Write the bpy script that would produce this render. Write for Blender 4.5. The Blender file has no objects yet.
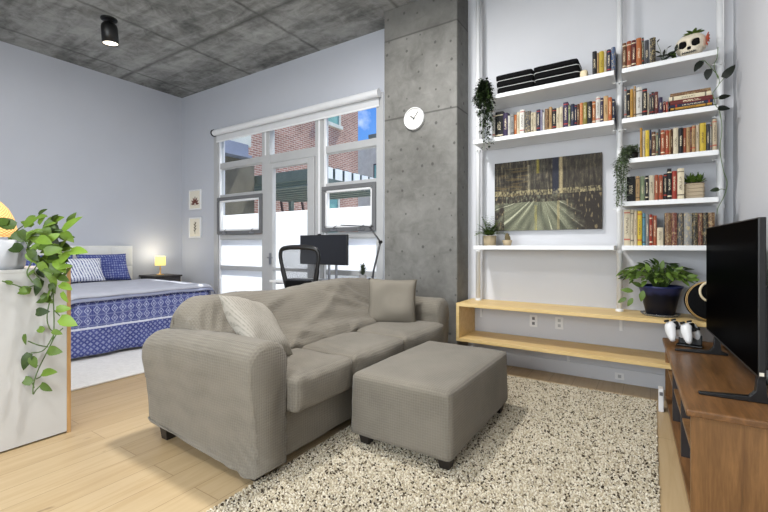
import bpy, bmesh, math, random
from mathutils import Vector, Matrix, Euler, noise as mn
random.seed(7)
PI = math.pi
scn = bpy.context.scene
COL = scn.collection

# ------------------------------------------------------------------ camera model
FPX, CX, CY, CAMH, YAW = 410.0, 384.0, 246.0, 1.2, math.radians(33)
_R = (math.cos(YAW), math.sin(YAW)); _W = (-math.sin(YAW), math.cos(YAW))
def at(x, y, X=None, Y=None, Z=None):
    """a point of the photograph carried onto a plane of the room"""
    a = (x - CX) / FPX; b = -(y - CY) / FPX
    d = (_W[0] + a*_R[0], _W[1] + a*_R[1], b)
    t = X/d[0] if X is not None else (Y/d[1] if Y is not None else (Z - CAMH)/d[2])
    return Vector((d[0]*t, d[1]*t, CAMH + d[2]*t))

# ------------------------------------------------------------------ materials
def srgb(r, g, b):
    f = lambda c: (c/255)/12.92 if c/255 <= .04045 else (((c/255)+.055)/1.055)**2.4
    return (f(r), f(g), f(b), 1)
class NT:
    def __init__(s, name):
        s.m = bpy.data.materials.new(name); s.m.use_nodes = True
        s.t = s.m.node_tree; s.t.nodes.clear()
        s.out = s.n('ShaderNodeOutputMaterial'); s.b = s.n('ShaderNodeBsdfPrincipled')
        s.t.links.new(s.b.outputs[0], s.out.inputs[0])
    def n(s, ty, **k):
        nd = s.t.nodes.new(ty)
        for a, v in k.items(): setattr(nd, a, v)
        return nd
    def l(s, a, b): s.t.links.new(a, b)
    def coord(s, kind='Object', scale=(1,1,1), rot=(0,0,0), loc=(0,0,0)):
        tc = s.n('ShaderNodeTexCoord'); mp = s.n('ShaderNodeMapping')
        mp.inputs['Scale'].default_value = scale; mp.inputs['Rotation'].default_value = rot; mp.inputs['Location'].default_value = loc
        s.l(tc.outputs[kind], mp.inputs[0]); return mp.outputs[0]
    def noise(s, vec, scale, detail=4, rough=.55, dist=0):
        nd = s.n('ShaderNodeTexNoise'); s.l(vec, nd.inputs['Vector'])
        nd.inputs['Scale'].default_value = scale; nd.inputs['Detail'].default_value = detail
        nd.inputs['Roughness'].default_value = rough; nd.inputs['Distortion'].default_value = dist
        return nd.outputs[0]
    def ramp(s, fac, stops):
        r = s.n('ShaderNodeValToRGB'); s.l(fac, r.inputs[0]); e = r.color_ramp.elements
        while len(e) < len(stops): e.new(.5)
        for i, (p, c) in enumerate(stops):
            e[i].position = p; e[i].color = c if not isinstance(c, (int, float)) else (c, c, c, 1)
        return r.outputs[0]
    def mix(s, fac, a, b, mode='MIX'):
        m = s.n('ShaderNodeMix', data_type='RGBA', blend_type=mode)
        for k, v in ((0, fac), (6, a), (7, b)):
            if isinstance(v, (int, float)): m.inputs[k].default_value = v
            elif isinstance(v, tuple): m.inputs[k].default_value = v
            else: s.l(v, m.inputs[k])
        return m.outputs[2]
    def math(s, op, a, b=None, c=None):
        m = s.n('ShaderNodeMath', operation=op)
        for k, v in ((0, a), (1, b), (2, c)):
            if v is None: continue
            if isinstance(v, (int, float)): m.inputs[k].default_value = v
            else: s.l(v, m.inputs[k])
        return m.outputs[0]
    def sep(s, vec):
        x = s.n('ShaderNodeSeparateXYZ'); s.l(vec, x.inputs[0]); return x.outputs
    def comb(s, x, y, z):
        c = s.n('ShaderNodeCombineXYZ')
        for k, v in enumerate((x, y, z)):
            if isinstance(v, (int, float)): c.inputs[k].default_value = v
            else: s.l(v, c.inputs[k])
        return c.outputs[0]
    def bump(s, h, strength=.3, dist=.01):
        b = s.n('ShaderNodeBump'); b.inputs['Strength'].default_value = strength; b.inputs['Distance'].default_value = dist
        s.l(h, b.inputs['Height']); s.l(b.outputs[0], s.b.inputs['Normal'])
    def set(s, col=None, rough=.5, metal=0, spec=.5):
        if col is not None:
            if isinstance(col, tuple): s.b.inputs['Base Color'].default_value = col
            else: s.l(col, s.b.inputs['Base Color'])
        s.b.inputs['Roughness'].default_value = rough; s.b.inputs['Metallic'].default_value = metal
        s.b.inputs['Specular IOR Level'].default_value = spec
        return s.m
def scl(c, k): return (min(c[0]*k, 1), min(c[1]*k, 1), min(c[2]*k, 1), 1)
def pm(name, rgb, rough=.5, var=.10, scale=12, bump=0, bscale=None, metal=0, spec=.5):
    """plain surface with a little procedural mottling"""
    t = NT(name); v = t.coord(); c = srgb(*rgb)
    n = t.noise(v, scale)
    col = t.ramp(n, [(.3, scl(c, 1-var)), (.7, scl(c, 1+var))])
    if bump: t.bump(t.noise(v, bscale or scale*6, 3), bump, .004)
    return t.set(col, rough, metal, spec)
def wood(name, a, b, axis=1, rough=.45, sc=1.0, seed=0, spec=.4):
    t = NT(name); s = [14*sc, 14*sc, 14*sc]; s[axis] = 1.1*sc
    v = t.coord(scale=tuple(s), loc=(seed, seed*1.7, seed*.6))
    n1 = t.noise(v, 1.6, 6, .62, .6); v2 = t.coord(scale=tuple(k*5 for k in s)); n2 = t.noise(v2, 2.0, 3)
    f = t.math('ADD', t.math('MULTIPLY', n1, .75), t.math('MULTIPLY', n2, .25))
    col = t.ramp(f, [(.32, srgb(*a)), (.5, srgb(*[(p+q)/2 for p, q in zip(a, b)])), (.66, srgb(*b))])
    t.bump(n2, .08, .002)
    return t.set(col, rough, 0, spec)

M = {}
def mat_floor():
    t = NT('oak_planks'); tc = t.coord()
    x, y, z = t.sep(tc)
    vec = t.comb(y, x, 0)
    br = t.n('ShaderNodeTexBrick'); t.l(vec, br.inputs['Vector'])
    br.offset = .37; br.offset_frequency = 2
    for k, v in (('Scale', 1), ('Mortar Size', .0022), ('Mortar Smooth', .1), ('Bias', 0), ('Brick Width', 1.9), ('Row Height', .19)):
        br.inputs[k].default_value = v
    br.inputs['Color1'].default_value = (0, 0, 0, 1); br.inputs['Color2'].default_value = (1, 1, 1, 1)
    br.inputs['Mortar'].default_value = (.5, .5, .5, 1)
    g = t.noise(t.comb(t.math('MULTIPLY', x, 16), t.math('MULTIPLY', y, 1.0), t.math('MULTIPLY', br.outputs[0], 9)), 1.5, 6, .6, .7)
    f = t.math('ADD', t.math('ADD', .1, t.math('MULTIPLY', br.outputs[0], .22)), t.math('MULTIPLY', g, .68))
    col = t.ramp(f, [(.22, srgb(162, 137, 101)), (.45, srgb(180, 155, 117)), (.62, srgb(190, 167, 130)), (.8, srgb(174, 147, 108))])
    kn = t.noise(t.comb(t.math('MULTIPLY', x, 11), t.math('MULTIPLY', y, 3.2), 0), 1.0, 3, .5, .3)
    kf = t.ramp(kn, [(.70, 0.0), (.755, 1.0)])
    col = t.mix(t.math('MULTIPLY', kf, .55), col, srgb(104, 78, 50))
    col = t.mix(t.math('MULTIPLY', br.outputs[1], .55), col, srgb(120, 92, 58))
    t.bump(t.math('SUBTRACT', t.math('MULTIPLY', g, .25), br.outputs[1]), .12, .002)
    return t.set(col, .38, 0, .45)
def mat_ceiling():
    t = NT('formed_concrete_ceiling'); v = t.coord(); x, y, z = t.sep(v)
    n1 = t.noise(v, .9, 8, .62, .5); n2 = t.noise(v, 5, 6, .7, 1.2)
    st = t.noise(t.comb(t.math('MULTIPLY', x, .8), t.math('MULTIPLY', y, 4.5), 0), 1.3, 5, .6, 1.0)
    f = t.math('ADD', t.math('ADD', t.math('MULTIPLY', n1, .42), t.math('MULTIPLY', n2, .30)), t.math('MULTIPLY', st, .28))
    col = t.ramp(f, [(.36, srgb(74, 75, 74)), (.46, srgb(118, 119, 117)), (.54, srgb(150, 151, 149)), (.66, srgb(178, 179, 177))])
    wob = t.math('MULTIPLY', t.noise(v, 7, 3), .05)
    def line(c, off, per, w):
        q = t.math('ADD', t.math('SUBTRACT', c, off), wob)
        q = t.math('SUBTRACT', t.math('FRACT', t.math('DIVIDE', q, per)), .5)
        d = t.math('MULTIPLY', t.math('SUBTRACT', .5, t.math('ABSOLUTE', q)), per)
        mr = t.n('ShaderNodeMapRange'); t.l(d, mr.inputs[0]); mr.inputs[1].default_value = 0; mr.inputs[2].default_value = w
        mr.inputs[3].default_value = 1; mr.inputs[4].default_value = 0; return mr.outputs[0]
    lx = line(x, -6.5, 1.4, .035); ly = line(y, 3.16, 2.5, .045)
    ln = t.math('MAXIMUM', lx, ly)
    ln = t.math('MULTIPLY', ln, t.ramp(n2, [(.35, .35), (.6, 1.0)]))
    col = t.mix(t.math('MULTIPLY', ln, .75), col, srgb(48, 48, 46))
    speck = t.ramp(t.noise(t.comb(t.math('MULTIPLY', x, 5), t.math('MULTIPLY', y, 14), 0), 1.5, 4, .7, 1), [(.66, 0.0), (.74, 1.0)])
    col = t.mix(t.math('MULTIPLY', speck, .5), col, srgb(52, 52, 50))
    t.bump(t.math('SUBTRACT', n2, ln), .25, .006)
    return t.set(col, .85, 0, .3)
def mat_column():
    t = NT('board_formed_concrete'); v = t.coord(); x, y, z = t.sep(v)
    n1 = t.noise(v, 1.6, 7, .6, .4); n2 = t.noise(v, 9, 6, .65, .6)
    f = t.math('ADD', t.math('MULTIPLY', n1, .6), t.math('MULTIPLY', n2, .4))
    col = t.ramp(f, [(.34, srgb(94, 93, 89)), (.5, srgb(115, 114, 110)), (.66, srgb(132, 131, 127))])
    sm = t.noise(t.comb(t.math('MULTIPLY', x, 1.2), y, t.math('MULTIPLY', z, 5)), 1.4, 4, .6, 1.5)
    col = t.mix(t.math('MULTIPLY', t.ramp(sm, [(.58, 0.0), (.72, 1.0)]), .35), col, srgb(92, 91, 88))
    # tie holes and blow holes
    vo = t.n('ShaderNodeTexVoronoi'); vo.inputs['Scale'].default_value = 5.2; vo.inputs['Randomness'].default_value = .62
    t.l(t.comb(t.math('ADD', x, y), t.math('MULTIPLY', z, .9), 0), vo.inputs['Vector'])
    vo.voronoi_dimensions = '2D'
    sepc = t.n('ShaderNodeSeparateColor'); t.l(vo.outputs['Color'], sepc.inputs[0])
    rad = t.math('MULTIPLY', t.math('GREATER_THAN', sepc.outputs[0], .22), t.math('ADD', .030, t.math('MULTIPLY', sepc.outputs[1], .045)))
    mr = t.n('ShaderNodeMapRange'); t.l(t.math('SUBTRACT', vo.outputs['Distance'], rad), mr.inputs[0])
    mr.inputs[1].default_value = -.012; mr.inputs[2].default_value = .022; mr.inputs[3].default_value = 1; mr.inputs[4].default_value = 0
    col = t.mix(t.math('MULTIPLY', mr.outputs[0], .72), col, srgb(66, 65, 62))
    def seam(zc):
        d = t.math('ABSOLUTE', t.math('SUBTRACT', z, zc))
        m2 = t.n('ShaderNodeMapRange'); t.l(d, m2.inputs[0]); m2.inputs[1].default_value = .003; m2.inputs[2].default_value = .013
        m2.inputs[3].default_value = 1; m2.inputs[4].default_value = 0; return m2.outputs[0]
    sl = t.math('MAXIMUM', seam(3.48), seam(2.60))
    col = t.mix(t.math('MULTIPLY', sl, .7), col, srgb(62, 61, 58))
    up = t.math('MULTIPLY', t.math('GREATER_THAN', z, 3.48), .38)
    col = t.mix(up, col, srgb(88, 87, 84))
    t.bump(t.math('SUBTRACT', t.math('MULTIPLY', n2, .4), t.math('MAXIMUM', mr.outputs[0], sl)), .35, .006)
    return t.set(col, .8, 0, .3)
def mat_knit(name, rgb, k=430, var=.16, amp=.45, rough=.95):
    """stretch knit: a fine grid of ribs in all three directions"""
    t = NT(name); v = t.coord(); x, y, z = t.sep(v); c = srgb(*rgb)
    sx = t.math('SINE', t.math('MULTIPLY', x, k)); sy = t.math('SINE', t.math('MULTIPLY', y, k)); sz = t.math('SINE', t.math('MULTIPLY', z, k))
    s = t.math('MULTIPLY', t.math('ADD', t.math('ADD', sx, sy), sz), .333)
    n = t.noise(v, 3.5, 4); n2 = t.noise(v, 160, 2)
    f = t.math('ADD', t.math('ADD', t.math('MULTIPLY', s, .15), t.math('MULTIPLY', n, .55)), t.math('MULTIPLY', n2, .3))
    col = t.ramp(f, [(.22, scl(c, 1-var*1.5)), (.43, c), (.68, scl(c, 1+var))])
    t.bump(t.math('ADD', s, n2), amp, .003)
    m = t.set(col, rough, 0, .15); t.b.inputs['Sheen Weight'].default_value = .15
    return m
def mat_tuft():
    t = NT('shag_wool'); a = t.n('ShaderNodeAttribute'); a.attribute_name = 'tuft'
    n = t.noise(t.coord(), 240, 2)
    col = t.mix(.35, a.outputs['Color'], t.ramp(n, [(.3, .35), (.7, 1.0)]), 'MULTIPLY')
    return t.set(col, .95, 0, .1)
def mat_attr(name, attr, rough=.6):
    t = NT(name); a = t.n('ShaderNodeAttribute'); a.attribute_name = attr
    n = t.noise(t.coord(), 90, 3)
    t.bump(n, .35, .003)
    return t.set(a.outputs['Color'], rough, 0, .3)
def mat_book():
    t = NT('book_cloth'); oi = t.n('ShaderNodeObjectInfo'); tc = t.n('ShaderNodeTexCoord')
    g = t.sep(tc.outputs['Generated']); rnd = oi.outputs['Random']; c = oi.outputs['Color']
    bw = t.n('ShaderNodeRGBToBW'); t.l(c, bw.inputs[0])
    dark = t.math('GREATER_THAN', bw.outputs[0], .22)
    ink = t.mix(dark, srgb(226, 212, 180), srgb(60, 44, 38))
    band = t.mix(t.math('GREATER_THAN', rnd, .55), ink, srgb(168, 54, 40))
    # title: broken rows of marks along the spine; bands near head and foot
    tx = t.noise(t.comb(t.math('MULTIPLY', g[0], 2.5), 0, t.math('ADD', t.math('MULTIPLY', g[2], 30), t.math('MULTIPLY', rnd, 70))), 1.3, 2)
    inx = t.math('MULTIPLY', t.math('GREATER_THAN', g[0], .3), t.math('LESS_THAN', g[0], .72))
    inz = t.math('MULTIPLY', t.math('GREATER_THAN', g[2], .3), t.math('LESS_THAN', g[2], t.math('ADD', .6, t.math('MULTIPLY', rnd, .25))))
    face = t.math('LESS_THAN', g[1], .06)
    tt = t.math('MULTIPLY', t.math('MULTIPLY', inx, inz), t.math('MULTIPLY', face, t.math('GREATER_THAN', tx, .5)))
    d1 = t.math('LESS_THAN', t.math('ABSOLUTE', t.math('SUBTRACT', g[2], t.math('ADD', .86, t.math('MULTIPLY', rnd, .07)))), .018)
    d2 = t.math('LESS_THAN', t.math('ABSOLUTE', t.math('SUBTRACT', g[2], t.math('ADD', .09, t.math('MULTIPLY', rnd, .1)))), .022)
    bd = t.math('MULTIPLY', t.math('MULTIPLY', t.math('MAXIMUM', d1, d2), face), t.math('GREATER_THAN', t.math('FRACT', t.math('MULTIPLY', rnd, 7.3)), .45))
    n = t.noise(tc.outputs['Object'], 60, 3)
    col = t.mix(.25, c, t.ramp(n, [(.3, .6), (.7, 1.0)]), 'MULTIPLY')
    col = t.mix(t.math('MULTIPLY', bd, .8), col, band); col = t.mix(t.math('MULTIPLY', tt, .75), col, ink)
    return t.set(col, .55, 0, .3)
def mat_ornate():
    t = NT('marbled_book_cloth'); oi = t.n('ShaderNodeObjectInfo'); tc = t.n('ShaderNodeTexCoord')
    g = t.sep(tc.outputs['Generated'])
    n = t.noise(t.comb(t.math('MULTIPLY', g[0], 2.5), t.math('MULTIPLY', oi.outputs['Random'], 40), t.math('MULTIPLY', g[2], 9)), 1.3, 5, .65, 1.6)
    hi = t.ramp(n, [(.52, 0.0), (.60, 1.0)])
    col = t.mix(t.math('MULTIPLY', hi, .8), oi.outputs['Color'], srgb(186, 166, 120))
    lo = t.ramp(n, [(.3, 1.0), (.42, 0.0)])
    col = t.mix(t.math('MULTIPLY', lo, .8), col, srgb(34, 28, 24))
    return t.set(col, .45, 0, .35)
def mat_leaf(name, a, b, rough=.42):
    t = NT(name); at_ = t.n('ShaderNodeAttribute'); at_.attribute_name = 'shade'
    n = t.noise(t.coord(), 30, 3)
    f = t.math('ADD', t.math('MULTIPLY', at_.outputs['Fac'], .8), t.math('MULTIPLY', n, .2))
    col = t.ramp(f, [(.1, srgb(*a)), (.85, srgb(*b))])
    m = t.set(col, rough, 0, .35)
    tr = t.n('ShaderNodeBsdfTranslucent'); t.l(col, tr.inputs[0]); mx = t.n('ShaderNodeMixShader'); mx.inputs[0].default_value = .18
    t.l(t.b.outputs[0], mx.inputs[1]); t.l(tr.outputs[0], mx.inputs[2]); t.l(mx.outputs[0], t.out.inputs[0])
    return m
def mat_quilt():
    """indigo coverlet: rows of diamonds, fine lattice below a white band"""
    t = NT('indigo_print_cotton'); v = t.coord(); x, y, z = t.sep(v)
    u = t.math('ADD', y, t.math('MULTIPLY', x, .0))
    def cell(a, per, off=0): return t.math('SUBTRACT', t.math('FRACT', t.math('ADD', t.math('DIVIDE', a, per), off)), .5)
    cu = cell(u, .085); cv = cell(z, .105, .55)
    dia = t.math('ADD', t.math('ABSOLUTE', cu), t.math('ABSOLUTE', t.math('MULTIPLY', cv, .95)))
    d1 = t.math('MULTIPLY', t.math('LESS_THAN', dia, .45), t.math('GREATER_THAN', dia, .31))
    d1 = t.math('MAXIMUM', d1, t.math('LESS_THAN', dia, .17))
    strp = t.math('GREATER_THAN', t.math('ABSOLUTE', cv), .44)
    zig = t.math('LESS_THAN', t.math('ABSOLUTE', t.math('SUBTRACT', t.math('ABSOLUTE', cell(u, .035)), t.math('MULTIPLY', t.math('ABSOLUTE', cv), .8))), .06)
    upper = t.math('MAXIMUM', t.math('MAXIMUM', d1, t.math('MULTIPLY', strp, .5)), t.math('MULTIPLY', zig, .35))
    lu = cell(u, .056); lv = cell(z, .056)
    ld = t.math('ADD', t.math('ABSOLUTE', lu), t.math('ABSOLUTE', lv))
    lower = t.math('MAXIMUM', t.math('MULTIPLY', t.math('LESS_THAN', ld, .24), .7), t.math('MULTIPLY', t.math('GREATER_THAN', ld, .66), .7))
    isup = t.math('GREATER_THAN', z, .335)
    p = t.math('ADD', t.math('MULTIPLY', upper, isup), t.math('MULTIPLY', lower, t.math('SUBTRACT', 1, isup)))
    band = t.math('LESS_THAN', t.math('ABSOLUTE', t.math('SUBTRACT', z, .335)), .011)
    n = t.noise(v, 8, 4); base = t.ramp(n, [(.3, srgb(62, 70, 128)), (.7, srgb(86, 94, 152))])
    br = t.noise(v, 70, 3)
    p = t.math('MULTIPLY', p, t.ramp(br, [(.35, .45), (.6, .95)]))
    col = t.mix(t.math('MULTIPLY', p, .75), base, srgb(196, 204, 228)); col = t.mix(t.math('MULTIPLY', band, .9), col, srgb(220, 224, 236))
    t.bump(t.noise(v, 60, 3), .25, .003)
    return t.set(col, .9, 0, .15)
def mat_print(name, a, b, per, kind):
    t = NT(name); v = t.coord(); x, y, z = t.sep(v)
    n = t.noise(v, 25, 4, .6, .8)
    if kind == 'stripe':
        w = t.math('ADD', t.math('DIVIDE', t.math('ADD', y, t.math('MULTIPLY', z, .28)), per), t.math('MULTIPLY', n, .5))
        f = t.math('ABSOLUTE', t.math('SUBTRACT', t.math('FRACT', w), .5))
        m2 = t.noise(v, 55, 3)
        fac = t.math('MULTIPLY', t.math('GREATER_THAN', f, .30), t.ramp(m2, [(.4, .3), (.55, 1.0)]))
    else:
        cu = t.math('SUBTRACT', t.math('FRACT', t.math('DIVIDE', y, per)), .5); cv = t.math('SUBTRACT', t.math('FRACT', t.math('DIVIDE', z, per)), .5)
        d = t.math('ADD', t.math('ABSOLUTE', cu), t.math('ABSOLUTE', cv))
        fac = t.math('MULTIPLY', t.math('GREATER_THAN', d, .55), t.ramp(n, [(.42, .1), (.6, .75)]))
    col = t.mix(fac, srgb(*a), srgb(*b)); t.bump(t.noise(v, 90, 2), .2, .003)
    return t.set(col, .92, 0, .15)
def mat_brick():
    t = NT('red_brick'); v = t.coord(); x, y, z = t.sep(v)
    br = t.n('ShaderNodeTexBrick'); t.l(t.comb(t.math('ADD', y, x), z, 0), br.inputs['Vector'])
    for k, q in (('Scale', 1), ('Mortar Size', .010), ('Mortar Smooth', .1), ('Bias', -.1), ('Brick Width', .20), ('Row Height', .066)):
        br.inputs[k].default_value = q
    br.inputs['Color1'].default_value = srgb(178, 136, 120); br.inputs['Color2'].default_value = srgb(146, 108, 96); br.inputs['Mortar'].default_value = srgb(200, 188, 176)
    n = t.noise(v, 1.2, 4)
    col = t.mix(.4, br.outputs[0], t.ramp(n, [(.3, srgb(150, 130, 120)), (.7, (1, 1, 1, 1))]), 'MULTIPLY')
    t.bump(t.math('MULTIPLY', br.outputs[1], -1), .4, .01)
    return t.set(col, .9, 0, .2)
def mat_glass():
    t = NT('window_glass'); tr = t.n('ShaderNodeBsdfTransparent'); gl = t.n('ShaderNodeBsdfGlossy')
    gl.inputs['Roughness'].default_value = .22; tr.inputs[0].default_value = (.96, .98, .98, 1)
    n = t.noise(t.coord(), 2, 2); fr = t.n('ShaderNodeFresnel'); fr.inputs[0].default_value = 1.10
    mx = t.n('ShaderNodeMixShader'); t.l(t.math('MULTIPLY', fr.outputs[0], t.ramp(n, [(0, .9), (1, 1.0)])), mx.inputs[0])
    t.l(tr.outputs[0], mx.inputs[1]); t.l(gl.outputs[0], mx.inputs[2]); t.l(mx.outputs[0], t.out.inputs[0]); return t.m
def mat_film():
    t = NT('frosted_film'); d = t.n('ShaderNodeBsdfDiffuse'); tl = t.n('ShaderNodeBsdfTranslucent')
    n = t.noise(t.coord(), 3, 2); c = t.ramp(n, [(.3, srgb(247, 248, 250)), (.7, srgb(252, 253, 255))])
    t.l(c, d.inputs[0]); t.l(c, tl.inputs[0]); mx = t.n('ShaderNodeMixShader'); mx.inputs[0].default_value = .86
    t.l(d.outputs[0], mx.inputs[1]); t.l(tl.outputs[0], mx.inputs[2]); t.l(mx.outputs[0], t.out.inputs[0]); return t.m
def mat_glow(name, rgb, strength, pattern=None):
    t = NT(name); v = t.coord(); n = t.noise(v, 40 if not pattern else 12, 3)
    c = srgb(*rgb)
    if pattern == 'weave':
        x, y, z = t.sep(v)
        an = t.math('MULTIPLY', t.math('ARCTAN2', y, x), 14)
        s = t.math('ABSOLUTE', t.math('MULTIPLY', t.math('SINE', t.math('ADD', an, t.math('MULTIPLY', z, 190))), t.math('SINE', t.math('SUBTRACT', an, t.math('MULTIPLY', z, 190)))))
        f = t.ramp(s, [(.05, .35), (.5, 1.0)])
    else: f = t.ramp(n, [(.2, .9), (.8, 1.0)])
    col = t.mix(1.0, c, f, 'MULTIPLY')
    t.l(col, t.b.inputs['Emission Color']); t.b.inputs['Emission Strength'].default_value = strength
    return t.set(col, .8)
def mat_clear():
    t = NT('clear_plastic'); n = t.noise(t.coord(), 5, 2)
    t.b.inputs['Transmission Weight'].default_value = .9
    return t.set(t.ramp(n, [(.3, srgb(225, 228, 230)), (.7, srgb(240, 242, 244))]), .12)

M['floor'] = mat_floor(); M['ceiling'] = mat_ceiling(); M['column'] = mat_column()
M['paint'] = pm('blue_grey_paint', (189, 192, 200), .75, .015, 2, .05, 120, spec=.25)
M['litpaint'] = pm('brightened_wall_paint', (205, 206, 210), .75, .015, 2, .05, 120, spec=.25)  # wall paint lightened to stand in for stronger light on these walls
M['base'] = pm('baseboard_paint', (208, 209, 213), .55, .015, 2)
M['white'] = pm('white_lacquer', (226, 227, 228), .4, .02, 4)
M['frame'] = pm('pale_grey_aluminium', (176, 177, 178), .45, .03, 6)
M['sash'] = pm('dark_grey_aluminium', (104, 105, 107), .45, .04, 6)
M['bead'] = pm('white_glazing_bead', (226, 227, 229), .45, .02, 6)
M['black'] = pm('black_satin', (16, 16, 17), .4, .1, 8)
M['blackfab'] = pm('black_fabric', (13, 13, 14), .95, .15, 30, .3, 300, spec=.15)
M['piping'] = pm('white_piping', (205, 205, 205), .8, .04, 30)
M['sofa'] = mat_knit('grey_stretch_knit', (120, 114, 103))
M['pillow'] = pm('taupe_linen', (126, 120, 109), .95, .05, 5, .3, 160, spec=.15)
M['ribbed'] = mat_print('ribbed_light_grey_cotton', (156, 151, 141), (136, 131, 121), .016, 'stripe')
M['darkfoot'] = pm('espresso_wood', (38, 32, 28), .5, .15, 10)
M['tuft'] = mat_tuft(); M['backing'] = pm('rug_backing', (150, 140, 122), .95, .1, 60, .3)
M['whiterug'] = pm('white_wool', (225, 224, 222), .98, .06, 30, .9, 140, spec=.1)
M['pine'] = wood('pale_pine', (206, 174, 112), (228, 200, 144), 0)
M['walnut'] = wood('walnut_veneer', (80, 54, 30), (140, 99, 60), 1, .32, spec=.5)
M['walnutend'] = wood('walnut_end_veneer', (96, 67, 39), (146, 107, 66), 2, .4, seed=3)
M['darkwood'] = pm('dark_stain_and_recess_shade', (46, 42, 42), .45, .2, 12)
M['oakedge'] = wood('oak_edge_band', (168, 128, 80), (196, 158, 108), 2)
M['screen'] = pm('tv_glass', (3, 3, 4), .35, .05, 3, spec=.03); M['screen'].node_tree.nodes['Principled BSDF'].inputs['IOR'].default_value = 1.08
M['mscreen'] = pm('monitor_glass', (34, 36, 42), .3, .05, 3)
M['bookc'] = mat_book(); M['booko'] = mat_ornate()
M['pages'] = pm('book_paper', (214, 204, 180), .9, .08, 80, .2, 400)
M['leafbright'] = mat_leaf('pothos_leaf', (22, 42, 14), (126, 158, 56))
M['leafmid'] = mat_leaf('houseplant_leaf', (30, 52, 18), (112, 140, 58))
M['leafdark'] = mat_leaf('dark_leaf', (10, 15, 10), (44, 56, 34))
M['leafsage'] = mat_leaf('sage_leaf', (48, 58, 44), (118, 128, 104))
M['stem'] = pm('green_stem', (78, 104, 48), .55, .2, 20)
M['soil'] = pm('potting_soil', (52, 40, 32), .95, .3, 60, .5)
M['greypot'] = pm('pale_grey_ceramic', (176, 178, 182), .4, .04, 5)
M['panelwhite'] = pm('white_panel', (196, 196, 194), .5, .02, 3)
M['beigepot'] = pm('beige_stoneware', (176, 158, 128), .7, .12, 14, .2)
M['concretepot'] = pm('grey_cement_pot', (140, 140, 140), .8, .1, 14, .2)
M['brick'] = mat_brick(); M['glass'] = mat_glass(); M['film'] = mat_film(); M['clear'] = mat_clear()
M['blind'] = pm('white_blind_fabric', (206, 207, 209), .7, .02, 8)
M['gold'] = pm('tan_trim', (186, 152, 96), .4, .1, 12)
M['cream'] = pm('cream_trim', (222, 206, 172), .5, .06, 12)
M['bone'] = pm('bone_ceramic', (214, 204, 184), .5, .08, 14, .15)
M['coral'] = pm('coral_petal', (190, 84, 56), .6, .15, 20)
M['steel'] = pm('brushed_steel', (150, 152, 156), .35, .05, 12, metal=.8)
M['darkgrey'] = pm('dark_grey_metal', (62, 63, 66), .4, .08, 10)
M['quilt'] = mat_quilt()
M['blanket'] = pm('pale_grey_blanket', (182, 185, 196), .95, .05, 9, .4, 60, spec=.1)
M['sheet'] = pm('lavender_grey_sheet', (150, 156, 180), .95, .05, 9, .3, 60, spec=.1)
M['bluesham'] = mat_print('indigo_block_print', (70, 80, 142), (176, 184, 214), .034, 'lattice')
M['stripesham'] = mat_print('indigo_stripe_print', (228, 230, 238), (64, 76, 138), .034, 'stripe')
M['headboard'] = pm('white_tufted_linen', (222, 222, 218), .9, .03, 14, .3, 200, spec=.15)
M['shade'] = mat_glow('lit_paper_shade', (254, 232, 136), 1.05)
M['wicker'] = mat_glow('lit_wicker_shade', (246, 190, 118), 1.0, 'weave')
M['bulb'] = mat_glow('lit_lamp_lens', (255, 244, 225), 3.0)
M['exterior'] = pm('exterior_concrete', (104, 100, 88), .9, .25, 2.5, .3, 20)
M['soffit'] = pm('slate_soffit', (128, 136, 154), .8, .12, 3)
M['pergola'] = pm('grey_green_steel', (104, 116, 110), .6, .1, 5)
M['pergwhite'] = pm('pale_beam_cap', (222, 226, 226), .6, .03, 5)
M['stone'] = pm('pale_stone_cladding', (196, 198, 188), .85, .1, 3, .2)
M['teal'] = pm('teal_window_glass', (120, 168, 160), .2, .15, 2)
M['rust'] = pm('rusty_brown_steel', (74, 52, 44), .6, .15, 8)
M['terrace'] = pm('terrace_paving', (170, 168, 160), .9, .1, 3, .2)
M['signblue'] = pm('pale_blue_canvas', (140, 172, 224), .7, .15, 8)
M['paper'] = pm('ivory_paper', (226, 220, 204), .8, .02, 20)
M['botanic'] = pm('botanical_ink_brown', (112, 66, 54), .8, .3, 60)
M['botanic2'] = pm('botanical_ink_olive', (104, 98, 80), .8, .3, 60)
M['clockface'] = pm('white_clock_face', (228, 226, 220), .5, .02, 8)
M['plastic'] = pm('white_plastic', (226, 226, 226), .35, .02, 8)
M['mesh'] = pm('chair_mesh', (54, 56, 60), .8, .2, 200)

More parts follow.
